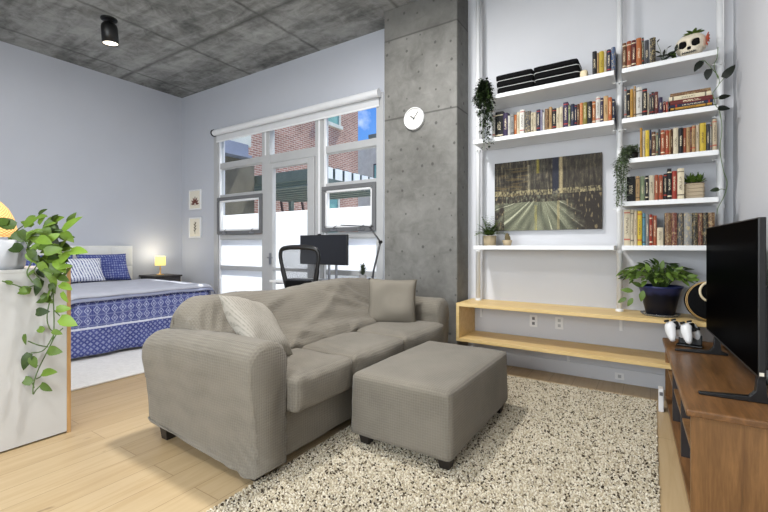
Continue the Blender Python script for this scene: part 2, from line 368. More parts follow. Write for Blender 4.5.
# ------------------------------------------------------------------ mesh helpers
class MB:
    def __init__(s): s.v = []; s.f = []; s.a = []      # a: value per face (leaf shade)
    def add(s, vs, fs, shade=None):
        o = len(s.v); s.v += [Vector(p) for p in vs]; s.f += [[o+i for i in f] for f in fs]; s.a += [shade]*len(fs); return s
    def box(s, x0, x1, y0, y1, z0, z1, mx=None):
        vs = [Vector(p) for p in ((x0,y0,z0),(x1,y0,z0),(x1,y1,z0),(x0,y1,z0),(x0,y0,z1),(x1,y0,z1),(x1,y1,z1),(x0,y1,z1))]
        if mx: vs = [mx @ p for p in vs]
        return s.add(vs, [(3,2,1,0),(4,5,6,7),(0,1,5,4),(1,2,6,5),(2,3,7,6),(3,0,4,7)])
    def tube(s, pts, r, n=8, cap=True):
        pts = [Vector(p) for p in pts]; rs = r if isinstance(r, (list, tuple)) else [r]*len(pts)
        vs = []; fs = []; prev = None
        for i, p in enumerate(pts):
            d = (pts[min(i+1, len(pts)-1)] - pts[max(i-1, 0)]).normalized()
            if prev is None:
                a = d.orthogonal().normalized()
            else:
                a = (prev - d*prev.dot(d)); a = a.normalized() if a.length > 1e-6 else d.orthogonal().normalized()
            prev = a; b = d.cross(a)
            for k in range(n):
                w = 2*PI*k/n; vs.append(p + (a*math.cos(w) + b*math.sin(w))*rs[i])
        for i in range(len(pts)-1):
            for k in range(n):
                fs.append((i*n+k, i*n+(k+1) % n, (i+1)*n+(k+1) % n, (i+1)*n+k))
        if cap: fs += [tuple(range(n))[::-1], tuple((len(pts)-1)*n+k for k in range(n))]
        return s.add(vs, fs)
    def lathe(s, prof, n=24, c=(0,0,0), mx=None, closed=True):
        vs = []; fs = []
        for (r, z) in prof:
            for k in range(n):
                w = 2*PI*k/n; p = Vector((r*math.cos(w), r*math.sin(w), z)); p = mx @ p if mx else p
                vs.append(p + Vector(c))
        m = len(prof)
        for i in range(m-1):
            for k in range(n): fs.append((i*n+k, i*n+(k+1) % n, (i+1)*n+(k+1) % n, (i+1)*n+k))
        if closed: fs += [tuple(range(n))[::-1], tuple((m-1)*n+k for k in range(n))]
        return s.add(vs, fs)
    def loft(s, rings, cap=True, closed=True):
        n = len(rings[0]); vs = [p for r in rings for p in r]; fs = []
        for i in range(len(rings)-1):
            for k in range(n if closed else n-1): fs.append((i*n+k, i*n+(k+1) % n, (i+1)*n+(k+1) % n, (i+1)*n+k))
        if cap: fs += [tuple(range(n))[::-1], tuple((len(rings)-1)*n+k for k in range(n))]
        return s.add(vs, fs)
    def grid(s, fn, nu, nv, shade=None):
        vs = [fn(i/nu, j/nv) for i in range(nu+1) for j in range(nv+1)]
        fs = [(i*(nv+1)+j, (i+1)*(nv+1)+j, (i+1)*(nv+1)+j+1, i*(nv+1)+j+1) for i in range(nu) for j in range(nv)]
        return s.add(vs, fs, shade)
    def rbox(s, c, half, r, n=10, crown=(0,0,0), fn=None):
        """soft box: rounded corners, each face crowned outwards"""
        bm = bmesh.new(); bmesh.ops.create_cube(bm, size=2); bmesh.ops.subdivide_edges(bm, edges=bm.edges[:], cuts=n, use_grid_fill=True)
        bm.verts.ensure_lookup_table(); vs = []
        for v in bm.verts:
            u = v.co.copy()
            u = Vector([math.copysign(1-(1-abs(k))**1.0, k) for k in u])
            p = Vector((u.x*half[0], u.y*half[1], u.z*half[2]))
            q = Vector([max(-half[k]+r, min(half[k]-r, p[k])) for k in range(3)])
            d = p - q
            if d.length > 1e-9: p = q + d.normalized()*min(r, max(abs(d.x), abs(d.y), abs(d.z)))
            for k in range(3):
                i, j = (k+1) % 3, (k+2) % 3
                p[k] += crown[k]*u[k]*(1-u[i]**2)*(1-u[j]**2)
            if fn: p = fn(p, u)
            vs.append(p + Vector(c))
        fs = [[v.index for v in f.verts] for f in bm.faces]; bm.free()
        return s.add(vs, fs)
    def leaf(s, base, d, up, L, Wd, shade, droop=.25, fold=.18, kind='heart'):
        d = Vector(d).normalized(); up = Vector(up); side = d.cross(up)
        if side.length < 1e-4: side = d.orthogonal()
        side.normalize(); up = side.cross(d).normalized(); base = Vector(base)
        prof = {'heart': [0, .62, .98, .96, .74, .42, 0], 'oval': [0, .6, .92, 1, .85, .5, 0], 'lance': [0, .5, .8, 1, .8, .45, 0], 'needle': [.5, .9, 1, .9, .7, .4, 0]}[kind]
        ts = [0, .1, .25, .45, .65, .84, 1]; vs = []; fs = []
        for t, w in zip(ts, prof):
            cpos = base + d*(L*t) - up*(droop*L*t*t)
            back = d*(-.10*L) if (kind == 'heart' and .05 < t < .2) else Vector((0,0,0))
            h = w*Wd*.5
            vs += [cpos - side*h + up*(fold*h) + back, cpos, cpos + side*h + up*(fold*h) + back]
        for i in range(6):
            o = i*3; fs += [(o, o+1, o+4, o+3), (o+1, o+2, o+5, o+4)]
        return s.add(vs, fs, shade)
    def wrinkle(s, amp, sc, seed=0, amp2=0, sc2=20):
        me = bpy.data.meshes.new('tmp'); me.from_pydata(s.v, [], s.f); bm = bmesh.new(); bm.from_mesh(me)
        bmesh.ops.recalc_face_normals(bm, faces=bm.faces[:]); bm.normal_update()
        for v, i in zip(bm.verts, range(len(s.v))):
            p = s.v[i]; sv = Vector((seed*3.1, seed*1.3, seed*.7))
            k = amp*mn.noise(p*sc + sv)
            if amp2: k += amp2*mn.noise(p*sc2 + sv)
            s.v[i] = p + v.normal*k
        bm.free(); bpy.data.meshes.remove(me); return s
    def build(s, name, m, parent=None, smooth=False, bevel=0, subsurf=0, local=False, solid=0, label=None, autosm=None):
        off = parent_loc(parent) if (parent is not None and not local) else Vector((0,0,0))
        me = bpy.data.meshes.new(name); me.from_pydata([v - off for v in s.v], [], s.f)
        bm = bmesh.new(); bm.from_mesh(me)
        if not any(a is not None for a in s.a): bmesh.ops.recalc_face_normals(bm, faces=bm.faces[:])
        bm.to_mesh(me); bm.free()
        if any(a is not None for a in s.a):
            at_ = me.attributes.new('shade', 'FLOAT', 'FACE')
            for i, a in enumerate(s.a): at_.data[i].value = a if a is not None else .5
        if smooth: me.polygons.foreach_set('use_smooth', [True]*len(me.polygons))
        me.materials.append(m)
        o = bpy.data.objects.new(name, me); COL.objects.link(o)
        if parent is not None: o.parent = parent
        if solid:
            md = o.modifiers.new('thick', 'SOLIDIFY'); md.thickness = solid; md.offset = 0
        if bevel:
            md = o.modifiers.new('edge', 'BEVEL'); md.width = bevel; md.segments = 2; md.limit_method = 'ANGLE'; md.angle_limit = math.radians(40)
            if not smooth: me.polygons.foreach_set('use_smooth', [False]*len(me.polygons))
        if subsurf:
            md = o.modifiers.new('soft', 'SUBSURF'); md.levels = subsurf; md.render_levels = subsurf
        if label: o['label'] = label
        return o
def parent_loc(p):
    v = Vector((0,0,0))
    while p is not None: v += p.location; p = p.parent
    return v
def tag(o, label, cat, group=None):
    o['label'] = label; o['category'] = cat
    if group: o['group'] = group
    return o
def thing(name, label, cat, loc=(0,0,0), group=None, rotz=0):
    o = bpy.data.objects.new(name, None); COL.objects.link(o); o.location = loc; o.rotation_euler.z = rotz; o.empty_display_size = .1
    return tag(o, label, cat, group)
def struct(o): o['kind'] = 'structure'; return o
def rr(a, b): return random.uniform(a, b)
# ------------------------------------------------------------------ room shell
XL, XR, YB, YF, ZC = -6.97, .54, 4.15, -2.6, 3.824
struct(MB().box(XL-.2, XR+.2, YF-.2, YB+.12, -.12, 0).build('floor', M['floor']))
struct(MB().box(XL-.2, XR+.2, YF-.2, YB+.2, ZC, ZC+.2).build('ceiling', M['ceiling']))
struct(MB().box(XL-.2, XL, YF-.2, YB+.2, 0, ZC).build('wall_left', M['paint']))
struct(MB().box(XR, XR+.2, YF-.2, YB+.2, 0, ZC).build('wall_right', M['litpaint']))
b = MB(); b.box(XL, -3.2, YF-.2, YF, 0, ZC); b.box(-.2, XR, YF-.2, YF, 0, ZC); b.box(-3.2, -.2, YF-.2, YF, 0, .7); b.box(-3.2, -.2, YF-.2, YF, 3.3, ZC)  # opening left for the added, unseen window
struct(b.build('wall_front', M['paint']))
b = MB()
for x in (-3.2, -1.73, -.26): b.box(x, x+.06, YF-.14, YF-.06, .7, 3.3)
b.box(-3.2, -.2, YF-.14, YF-.06, .7, .76); b.box(-3.2, -.2, YF-.14, YF-.06, 3.24, 3.3)
wf = struct(b.build('added_fill_window', M['frame']))  # unseen window, added to hold the frontal fill light
for x0, x1 in ((-3.14, -1.73), (-1.67, -.26)): MB().box(x0, x1, YF-.105, YF-.10, .76, 3.24).build('pane', M['glass'], wf)

WX0, WX1, WZ0, WZ1 = -6.03, -2.70, .08, 3.06
b = MB(); b.box(XL, WX0, YB, YB+.2, 0, ZC); b.box(WX1, -2.4, YB, YB+.2, 0, ZC); b.box(WX0, WX1, YB, YB+.2, WZ1, ZC); b.box(WX0, WX1, YB, YB+.2, 0, WZ0)
struct(b.build('wall_back', M['paint']))
struct(MB().box(-2.4, XR, YB, YB+.2, 0, ZC).build('wall_shelving', M['litpaint']))
b = MB(); b.box(-1.52, XR, YB-.016, YB, 0, .125); struct(b.build('baseboard_back', M['base'], bevel=.004))
b = MB(); b.box(XL, XL+.016, YF, YB, 0, .125); struct(b.build('baseboard_left', M['base'], bevel=.004))
b = MB(); b.box(XL, WX0-.01, YB-.016, YB, 0, .125); struct(b.build('baseboard_back_short', M['base'], bevel=.004))
b = MB(); b.box(XR-.016, XR, YF, YB, 0, .125); struct(b.build('baseboard_right', M['base'], bevel=.004))
struct(MB().box(-2.504, -1.628, 3.856, YB+.1, 0, ZC).build('concrete_column', M['column'], bevel=.012))

# ------------------------------------------------------------------ window and terrace door
FY0, FY1 = 4.165, 4.25
w = MB()
w.box(-6.03, -5.915, FY0-.03, FY1, WZ0, WZ1)                        # jambs
w.box(-2.80, -2.70, FY0-.03, FY1, WZ0, WZ1)
w.box(-4.87, -4.705, FY0-.02, FY1, WZ0, WZ1); w.box(-3.805, -3.655, FY0-.02, FY1, WZ0, WZ1)   # mullions
w.box(-6.03, -2.70, FY0-.01, FY1, 2.95, WZ1)                        # head
w.box(-5.915, -4.87, FY0-.015, FY1, 2.45, 2.545); w.box(-4.705, -3.805, FY0-.015, FY1, 2.415, 2.545); w.box(-3.655, -2.80, FY0-.015, FY1, 2.43, 2.525)
for xa, xb in ((-5.915, -4.87), (-3.655, -2.80)):
    w.box(xa, xb, FY0-.015, FY1, 1.30, 1.38); w.box(xa, xb, FY0-.015, FY1, .82, .885); w.box(xa, xb, FY0-.015, FY1, WZ0, .17)
    w.box(xa, xb, FY0-.015, FY1, 1.955, 2.03)
win = struct(w.build('window_1', M['frame'], bevel=.006))
bd = MB()
for xa, xb in ((-5.915, -5.84), (-3.655, -3.60)):
    bd.box(xa+.012, xa+.04, FY0-.022, FY0+.01, .17, 2.95)
bd.box(-4.80, -4.775, FY0-.027, FY0, 2.545, 2.95); bd.box(-3.745, -3.715, FY0-.027, FY0, .2, 2.95)
bd.build('glazing_bead', M['bead'], win, bevel=.003)
def pane(x0, x1, z0, z1, parent, film=None):
    p = MB().box(x0, x1, 4.203, 4.207, z0, z1).build('pane', M['glass'], parent)
    if film and film > z0:
        MB().box(x0, x1, 4.198, 4.2015, z0, min(film, z1)).build('frosted_film', M['film'], p)
FT = 1.70
for xa, xb in ((-5.915, -4.87), (-3.655, -2.80)):
    for z0, z1 in ((2.545, 2.95), (2.03, 2.44), (.885, 1.30), (.17, .82)):
        pane(xa, xb, z0, z1, win, FT)
    s = MB(); sy0, sy1 = 4.118, 4.19; z0, z1 = 1.385, 1.985; xa2, xb2 = xa-.012, xb+.02
    if xb > -3: xb2 = xb+.0
    fw = .055
    s.box(xa2, xb2, sy0, sy1, z0, z0+fw); s.box(xa2, xb2, sy0, sy1, z1-fw, z1); s.box(xa2, xa2+fw, sy0, sy1, z0+fw, z1-fw); s.box(xb2-fw, xb2, sy0, sy1, z0+fw, z1-fw)
    sash = s.build('awning_sash', M['sash'], win, bevel=.006)
    i = MB(); q = .026; a0, a1, c0, c1 = xa2+fw, xb2-fw, z0+fw, z1-fw
    i.box(a0, a1, sy0+.012, sy1, c0, c0+q); i.box(a0, a1, sy0+.012, sy1, c1-q, c1); i.box(a0, a0+q, sy0+.012, sy1, c0, c1); i.box(a1-q, a1, sy0+.012, sy1, c0, c1)
    i.build('inner_bead', M['bead'], sash, bevel=.003)
    for hx in (a0+.16, a1-.16):
        h = MB(); h.box(hx-.05, hx+.05, sy0-.012, sy0, z0+.012, z0+.034); h.tube([(hx, sy0-.012, z0+.03), (hx+.01, sy0-.03, z0+.05), (hx+.07, sy0-.035, z0+.075)], .006, 6)
        h.build('latch', M['steel'], sash)
    pane(xa+.04, xb-.03, z0+.05, z1-.05, win, FT)
dm = MB(); dx0, dx1 = -4.70, -3.81
dm.box(dx0, dx0+.075, 4.13, 4.20, .10, 2.41); dm.box(dx1-.125, dx1, 4.13, 4.20, .10, 2.41); dm.box(dx0+.075, dx1-.125, 4.13, 4.20, 2.335, 2.41); dm.box(dx0+.075, dx1-.125, 4.13, 4.20, .10, .30)
dm.box(dx0+.075, dx1-.125, 4.14, 4.19, .84, .885)
door = struct(dm.build('door_1', M['frame'], bevel=.006))
pane(dx0+.07, dx1-.12, .28, 2.34, door, FT)
pane(dx0, dx1, 2.545, 2.95, win)
h = MB(); h.box(-4.685, -4.645, 4.118, 4.13, .93, 1.10); h.tube([(-4.665, 4.12, 1.03), (-4.665, 4.075, 1.03), (-4.63, 4.07, 1.03), (-4.555, 4.072, 1.03)], .010, 8)
h.build('door_handle', M['steel'], door, bevel=.002)
sl = MB(); sl.box(WX0, WX1, YB-.01, YB+.2, WZ0-.02, WZ0); sl.build('window_sill', M['frame'], win)

# ------------------------------------------------------------------ roller blind above the window
rb = thing('roller_blind', 'long white roller blind rolled up above the terrace window', 'blind', (-4.4, 4.09, 2.95))
r = MB(); mx = Matrix.Translation((-5.945, 4.085, 3.035)) @ Matrix.Rotation(PI/2, 4, 'Y')
r.lathe([(.046, 0), (.046, 3.205)], 24, mx=mx); r.build('fabric_roll', M['bead'], rb, smooth=False, bevel=.002)
MB().box(-5.94, -2.75, 4.122, 4.125, 2.905, 3.03).build('blind_fabric', M['blind'], rb)
MB().box(-5.94, -2.75, 4.116, 4.131, 2.885, 2.907).build('bottom_bar', M['white'], rb, bevel=.004)
r = MB(); mx = Matrix.Translation((-5.965, 4.085, 3.035)) @ Matrix.Rotation(PI/2, 4, 'Y'); r.lathe([(.056, 0), (.056, .018)], 24, mx=mx); r.box(-5.962, -5.95, 4.085, 4.15, 3.0, 3.07)
r.build('end_bracket', M['black'], rb, label='black end bracket')
r = MB(); mx = Matrix.Translation((-2.735, 4.085, 3.035)) @ Matrix.Rotation(PI/2, 4, 'Y'); r.lathe([(.05, 0), (.05, .014)], 24, mx=mx); r.box(-2.733, -2.722, 4.085, 4.15, 3.0, 3.07)
r.build('end_bracket', M['white'], rb)

# ------------------------------------------------------------------ outside the window
struct(MB().box(-30, 12, YB+.25, 40, -.2, -.05).build('terrace_ground', M['terrace']))
bb = thing('brick_building', 'tall red brick building rising beyond the terrace pergola', 'building', (-9, 8, 0))
BX = -9.2
wb = MB(); wb.box(BX-6, BX, 6.0, at(358, 150, X=BX).y, -.1, 9.5); wb.build('brick_wall', M['brick'], bb)
def ext_window(y0, y1, z0, z1, open_=False):
    f = MB(); f.box(BX-.02, BX+.04, y0, y0+.09, z0, z1); f.box(BX-.02, BX+.04, y1-.09, y1, z0, z1); f.box(BX-.02, BX+.04, y0, y1, z1-.09, z1); f.box(BX-.02, BX+.09, y0-.06, y1+.06, z0-.07, z0+.05)
    fo = f.build('window_frame', M['stone'], bb); MB().box(BX-.01, BX+.012, y0+.09, y1-.09, z0+.05, z1-.09).build('pane', M['teal'], fo)
p0 = at(324, 105, X=BX); p1 = at(340, 128, X=BX)
ext_window(p0.y-.35, p1.y, p1.z, p1.z+1.5)
p0 = at(322, 207, X=BX); p1 = at(339, 197, X=BX)
ext_window(p0.y-.1, p1.y, .5, p1.z)
cb = thing('concrete_annex', 'weathered concrete annex with overhanging slab just outside the window', 'building', (-7.5, 5, 0))
MB().box(-7.6, -7.0, 4.5, 5.76, -.1, 2.97).build('rough_wall', M['exterior'], cb)
ov = MB(); ov.box(-8.0, -6.75, 4.45, 5.5, 2.97, 3.02); ov.box(-8.0, -6.80, 4.45, 5.45, 3.02, 3.24); ov.build('roof_slab', M['soffit'], cb)
MB().box(-7.9, -6.9, 4.9, 5.6, 3.24, 3.5).build('parapet_coping', M['stone'], cb)
# pergola: beams run parallel to the window wall, pale caps on their ends
pg = thing('steel_pergola', 'grey green steel pergola of parallel beams outside the window', 'pergola', (-6.0, 6.4, 0))
for i in range(7):
    y = 5.86 + i*.288
    bm_ = MB().box(-8.1, -5.06, y, y+.07, 2.49, 2.70).build('rafter', M['pergola'], pg)
    MB().box(-5.06, -5.045, y-.08, y+.13, 2.47, 2.68).build('beam_cap', M['pergwhite'], bm_)
lv = MB()
for i in range(8): lv.box(-8.1, -5.1, 5.86+i*.27, 5.98+i*.27, 2.36, 2.39)
lv.build('louvre_deck', M['pergola'], pg)
MB().box(-5.14, -5.06, 5.84, 7.95, 2.39, 2.49).build('edge_beam', M['pergola'], pg)
for (x, y) in ((-7.9, 5.95), (-7.9, 7.7), (-5.1, 7.85)):
    MB().box(x-.05, x+.05, y-.05, y+.05, -.05, 2.4).build('post', M['pergola'], pg)
for i, (xa, xb) in enumerate(((279, 283), (289, 293), (299, 304))):
    t0 = at(xa, 186 - i*2, Y=8.15); t1 = at(xb, 214, Y=8.15); t2 = t1 + (t1 - t0)*(t1.z/(t0.z - t1.z))
    o = MB().tube([t0, t2], .035, 8).build('leaning_post', M['rust'])
    tag(o, ['brown steel post under the pale blue canvas, outside the door', 'brown steel post between two others, seen through the door glass',
            'brown steel post seen through the door glass, nearest its hinge stile'][i], 'post', 'posts against the brick wall')
c0 = at(276, 188, Y=8.15); c1 = at(286, 181, Y=8.15)
cn = thing('canvas_box', 'small pale blue canvas box topping a brown post outside', 'awning', (c0.x, 8.15, c0.z))
MB().box(c0.x, c1.x, 8.0, 8.3, c0.z, c1.z).build('canvas', M['signblue'], cn, bevel=.02)
MB().box(c0.x-.02, c1.x+.02, 7.98, 8.32, c0.z-.06, c0.z).build('tray', M['rust'], cn)
tw = thing('stone_building', 'pale stone building far behind the pergola under blue sky', 'building', (-10, 19, 0))
q0 = at(362, 150, Y=19); q1 = at(376, 140, Y=19)
MB().box(q0.x-.6, q0.x+.9, 19, 22, -.1, q0.z+.4).build('stair_tower', M['stone'], tw)
MB().box(q0.x+.9, q0.x+7, 18.6, 23, -.1, q1.z).build('main_block', M['stone'], tw)
MB().box(q0.x+.8, q0.x+7.1, 18.5, 23.1, q1.z, q1.z+.2).build('roof_edge', M['pergola'], tw)
for k in range(3):
    f = MB().box(q0.x+1.1, q0.x+2.3, 18.55, 18.62, 1.2+k*1.7, 2.3+k*1.7).build('window_frame', M['darkgrey'], tw)
    MB().box(q0.x+1.18, q0.x+2.22, 18.53, 18.56, 1.28+k*1.7, 2.22+k*1.7).build('pane', M['teal'], f)
# ------------------------------------------------------------------ sofa
SX0, SX1, SY0, SY1 = -2.63, -1.62, 1.35, 3.61
sofa = thing('sofa', 'grey slipcovered sofa with flared rolled arms behind the ottoman', 'sofa', ((SX0+SX1)/2, (SY0+SY1)/2, 0))
def bez(pts, n):
    """Catmull-Rom through pts (closed)"""
    out = []; m = len(pts)
    for i in range(m):
        p0, p1, p2, p3 = [Vector(pts[(i+k-1) % m]) for k in range(4)]
        for j in range(n):
            t = j/n
            out.append(.5*((2*p1) + (p2-p0)*t + (2*p0-5*p1+4*p2-p3)*t*t + (3*p1-p0-3*p2+p3)*t**3))
    return out
def arm(side):
    y0 = SY0 if side < 0 else SY1
    prof = [(.196,.086),(.20,.10),(.20,.30),(.195,.50),(.205,.60),(.185,.665),(.125,.700),(.04,.698),(-.025,.655),(-.045,.58),(-.035,.46),(-.010,.26),(.0,.12),(.0,.10),(.004,.086)]
    prof = bez([(a, z, 0) for a, z in prof], 5)
    rings = []; nx = 40
    for i in range(nx+1):
        t = i/nx; x = SX0 + (SX1-SX0)*t
        sc = 1.0
        for d in (t, 1-t):
            q = d*(SX1-SX0)/(.028 if d == 1-t else .05)
            if q < 1: sc = min(sc, (.93 if d == 1-t else .965) + (.07 if d == 1-t else .035)*math.sqrt(max(0, 1-(1-q)**2)))
        lift = -.035*(1-t)**2 + .012*math.sin(PI*t)
        ring = []
        for p in prof:
            a = .1 + (p.x-.1)*sc; z = .36 + (p.y-.36)*sc + lift*(1 if p.y > .4 else 0)
            z = z - (.05*t if p.y < .1 else 0) + (.03*(1-t) if p.y < .1 else 0)
            ring.append(Vector((x, y0 - side*a, z)))
        rings.append(ring)
    b = MB().loft(rings)
    b.wrinkle(.006, 5, 2+side, .0025, 18)
    # gathers of the cover low on the front of the arm
    for i, v in enumerate(b.v):
        if v.x > SX1-.30 and v.z < .45:
            f = (v.x-(SX1-.30))/.30*(.45-v.z)/.45
            b.v[i] = v + Vector((0, side*.016*f*math.sin(60*(v.x+v.z*1.3)), 0))
    return b.build('arm', M['sofa'], sofa, smooth=True)
arm(-1); arm(1)
b = MB().rbox(((SX0+SX1)/2-.01, (SY0+SY1)/2, .185), ((SX1-SX0)/2-.02, (SY1-SY0)/2-.18, .135), .03, 22)
b.wrinkle(.006, 6, 4, .003, 16); b.build('skirted_base', M['sofa'], sofa, smooth=True)
# the back: a leaning slab with a soft rounded top
rings = []; ny = 150
for i in range(ny+1):
    t = i/ny; y = 1.43 + (3.54-1.43)*t
    e = min(t, 1-t)*(3.54-1.43); k = math.sqrt(max(0, 1-(1-min(e/.16, 1))**2))
    top = .89 + .012*math.sin(5*y) - .02*(1-t); th = .6+.4*k; zt = .70 + (top-.70)*(.25+.75*k)
    pr = [(-2.60,.30),(-2.60,.55),(-2.585,.74*1),(-2.55,zt-.03),(-2.46,zt),(-2.36,zt-.035),(-2.28,.76),(-2.18,.64),(-2.06,.56),(-2.02,.50),(-2.08,.40),(-2.3,.30)]
    rings.append([Vector((-2.42+(p.x+2.42)*th, y, p.y)) for p in bez([(a, z, 0) for a, z in pr], 8)])
b = MB().loft(rings).wrinkle(.022, 2.6, 9, .006, 9)
for i, v in enumerate(b.v):
    if v.x > -2.45 and v.z > .45:      # long slanting drag lines of the loose cover
        s = math.sin(15*(v.z*1.5 - v.y*.55) + 3*mn.noise(v*1.5)); w = mn.noise(v*1.3 + Vector((4, 2, 1)))
        b.v[i] = v + Vector((.7, 0, .7))*(.020*max(0, s)**3*(.5+w))
    e = v.y - 1.43
    if e < .35 and v.x > -2.5: # gathered end of the cover
        b.v[i] = b.v[i] + Vector((.5, -.3, .8))*(.012*math.sin(44*(v.z*.9 + v.x*.5))*(1-e/.35))
FOLDS = [((3.36,.55),(2.35,.70),.013,.030),((3.36,.55),(2.62,.80),.016,.028),((3.34,.58),(2.86,.86),.014,.026),((3.0,.53),(2.05,.60),.014,.026),((3.3,.53),(2.5,.585),.013,.020),((2.3,.55),(1.72,.72),.012,.030),
         ((2.0,.78),(2.5,.87),.008,.035),((1.47,.62),(1.62,.86),.014,.016),((1.50,.62),(1.74,.85),.013,.018),((1.46,.70),(1.54,.86),.012,.014),((1.54,.60),(1.90,.84),.010,.022),((2.7,.86),(3.2,.88),.008,.03)]
for i, v in enumerate(b.v):
    if v.x < -2.52 or v.z < .45: continue
    q = Vector((v.y, v.z)); k = 0
    for (pa, pb, am, wd) in FOLDS:
        pa, pb = Vector(pa), Vector(pb); dd = pb - pa; t = max(0, min(1, (q-pa).dot(dd)/dd.length_squared)); r = (q - pa - dd*t).length/wd
        if r < 3: k += am*(1-.6*t)*(math.exp(-r*r) - .55*math.exp(-(r-1.5)**2))
    b.v[i] = v + Vector((.75, 0, .66))*k*.72
b.build('back', M['sofa'], sofa, smooth=True)
for y0, y1 in ((1.55, 2.045), (2.047, 2.69), (2.692, 3.40)):
    b = MB().rbox((-1.89, (y0+y1)/2, .405), (.335, (y1-y0)/2-.001, .10), .035, 16, (.018, .002, .016))
    b.wrinkle(.009, 4.5, y0*3, .004, 13)
    for i, v in enumerate(b.v):
        if v.z > .44:
            t_ = (v.x+1.55)*.9 + (v.y-y0); f = max(0, 1-(v.y-y0)/.4)*max(0, min(1, (v.x+2.1)/.3))
            b.v[i] = v + Vector((0, 0, .007*f*math.sin(34*((v.y-y0)*1.2 + (v.x+1.5)*.5))))
    b.build('seat_cushion', M['sofa'], sofa, smooth=True)
def foot(x, y, parent, z=.085, w=.036, z0=0):
    b = MB(); k = .7
    vs = [(x-w*k,y-w*k,z0),(x+w*k,y-w*k,z0),(x+w*k,y+w*k,z0),(x-w*k,y+w*k,z0),(x-w,y-w,z),(x+w,y-w,z),(x+w,y+w,z),(x-w,y+w,z)]
    b.add(vs, [(3,2,1,0),(4,5,6,7),(0,1,5,4),(1,2,6,5),(2,3,7,6),(3,0,4,7)])
    b.build('foot', M['darkfoot'], parent, bevel=.004)
for x in (SX0+.10, SX1-.09):
    for y in (SY0+.07, SY1-.09): foot(x, y, sofa, .10 if x < -2 else .07, .042)

def cushion(name, label, m, size, thick, mtx, seed, group='sofa pillows'):
    n = 18; b = MB()
    def fn(sg):
        def g(u, v):
            a = u*2-1; c = v*2-1
            pin = 1 - .10*(abs(a)**3)*(1-abs(c))*0 - .07*((1-abs(c)**2)*abs(a)**6)
            pin2 = 1 - .07*((1-abs(a)**2)*abs(c)**6)
            h = thick*.5*(max(0, 1-abs(a)**3.2)*max(0, 1-abs(c)**3.2))**.55
            return Vector((a*size[0]*.5*pin, c*size[1]*.5*pin2, sg*h))
        return g
    b.grid(fn(1), n, n); k = len(b.v); b.grid(fn(-1), n, n)
    for i, v in enumerate(b.v):
        q = Vector((v.x, v.y, 0))*6 + Vector((seed*5, seed, 0))
        edge = max(abs(v.x)/(size[0]*.5), abs(v.y)/(size[1]*.5))
        b.v[i] = v + Vector((0, 0, .028*mn.noise(q)*(1-edge**4)))
    b.v = [mtx @ v for v in b.v]
    o = b.build(name, m, smooth=True)
    bm = bmesh.new(); bm.from_mesh(o.data); bmesh.ops.remove_doubles(bm, verts=bm.verts[:], dist=.0008); bmesh.ops.recalc_face_normals(bm, faces=bm.faces[:]); bm.to_mesh(o.data); bm.free()
    return tag(o, label, 'pillow', group)
def basis(c, ex, ey):
    ex = Vector(ex).normalized(); ez = ex.cross(Vector(ey)).normalized(); ey = ez.cross(ex)
    m = Matrix((ex, ey, ez)).transposed().to_4x4(); m.translation = Vector(c); return m
cushion('throw_pillow', 'taupe square throw pillow propped at the column end of the sofa', M['pillow'], (.45, .42), .16, basis((-1.97, 3.17, .695), (.84, .545, -.03), (-.11, .17, .97)), 1)
cushion('throw_pillow', 'pale ribbed throw pillow slumped behind the sofa arm nearer the bed', M['ribbed'], (.44, .40), .14, basis((-1.985, 1.655, .715), (.31, -.02, -.29), (-.20, .42, .0)), 2)

# ------------------------------------------------------------------ ottoman
ot = thing('ottoman', 'grey slipcovered square ottoman standing on the speckled rug', 'ottoman', (-1.19, 2.47, 0))
def shape(p, u):
    fl = 1 + .02*(1-(u.z*.5+.5))
    return Vector((p.x*fl, p.y*fl, p.z))
b = MB().rbox((-1.187, 2.475, .258), (.322, .515, .185), .030, 22, (.006, .006, .016), shape)
b.wrinkle(.004, 4, 5, .002, 15); b.build('cushion_body', M['sofa'], ot, smooth=True)
for x in (-1.44, -.92):
    for y in (2.03, 2.91): foot(x, y, ot, .085, .04, .0125)

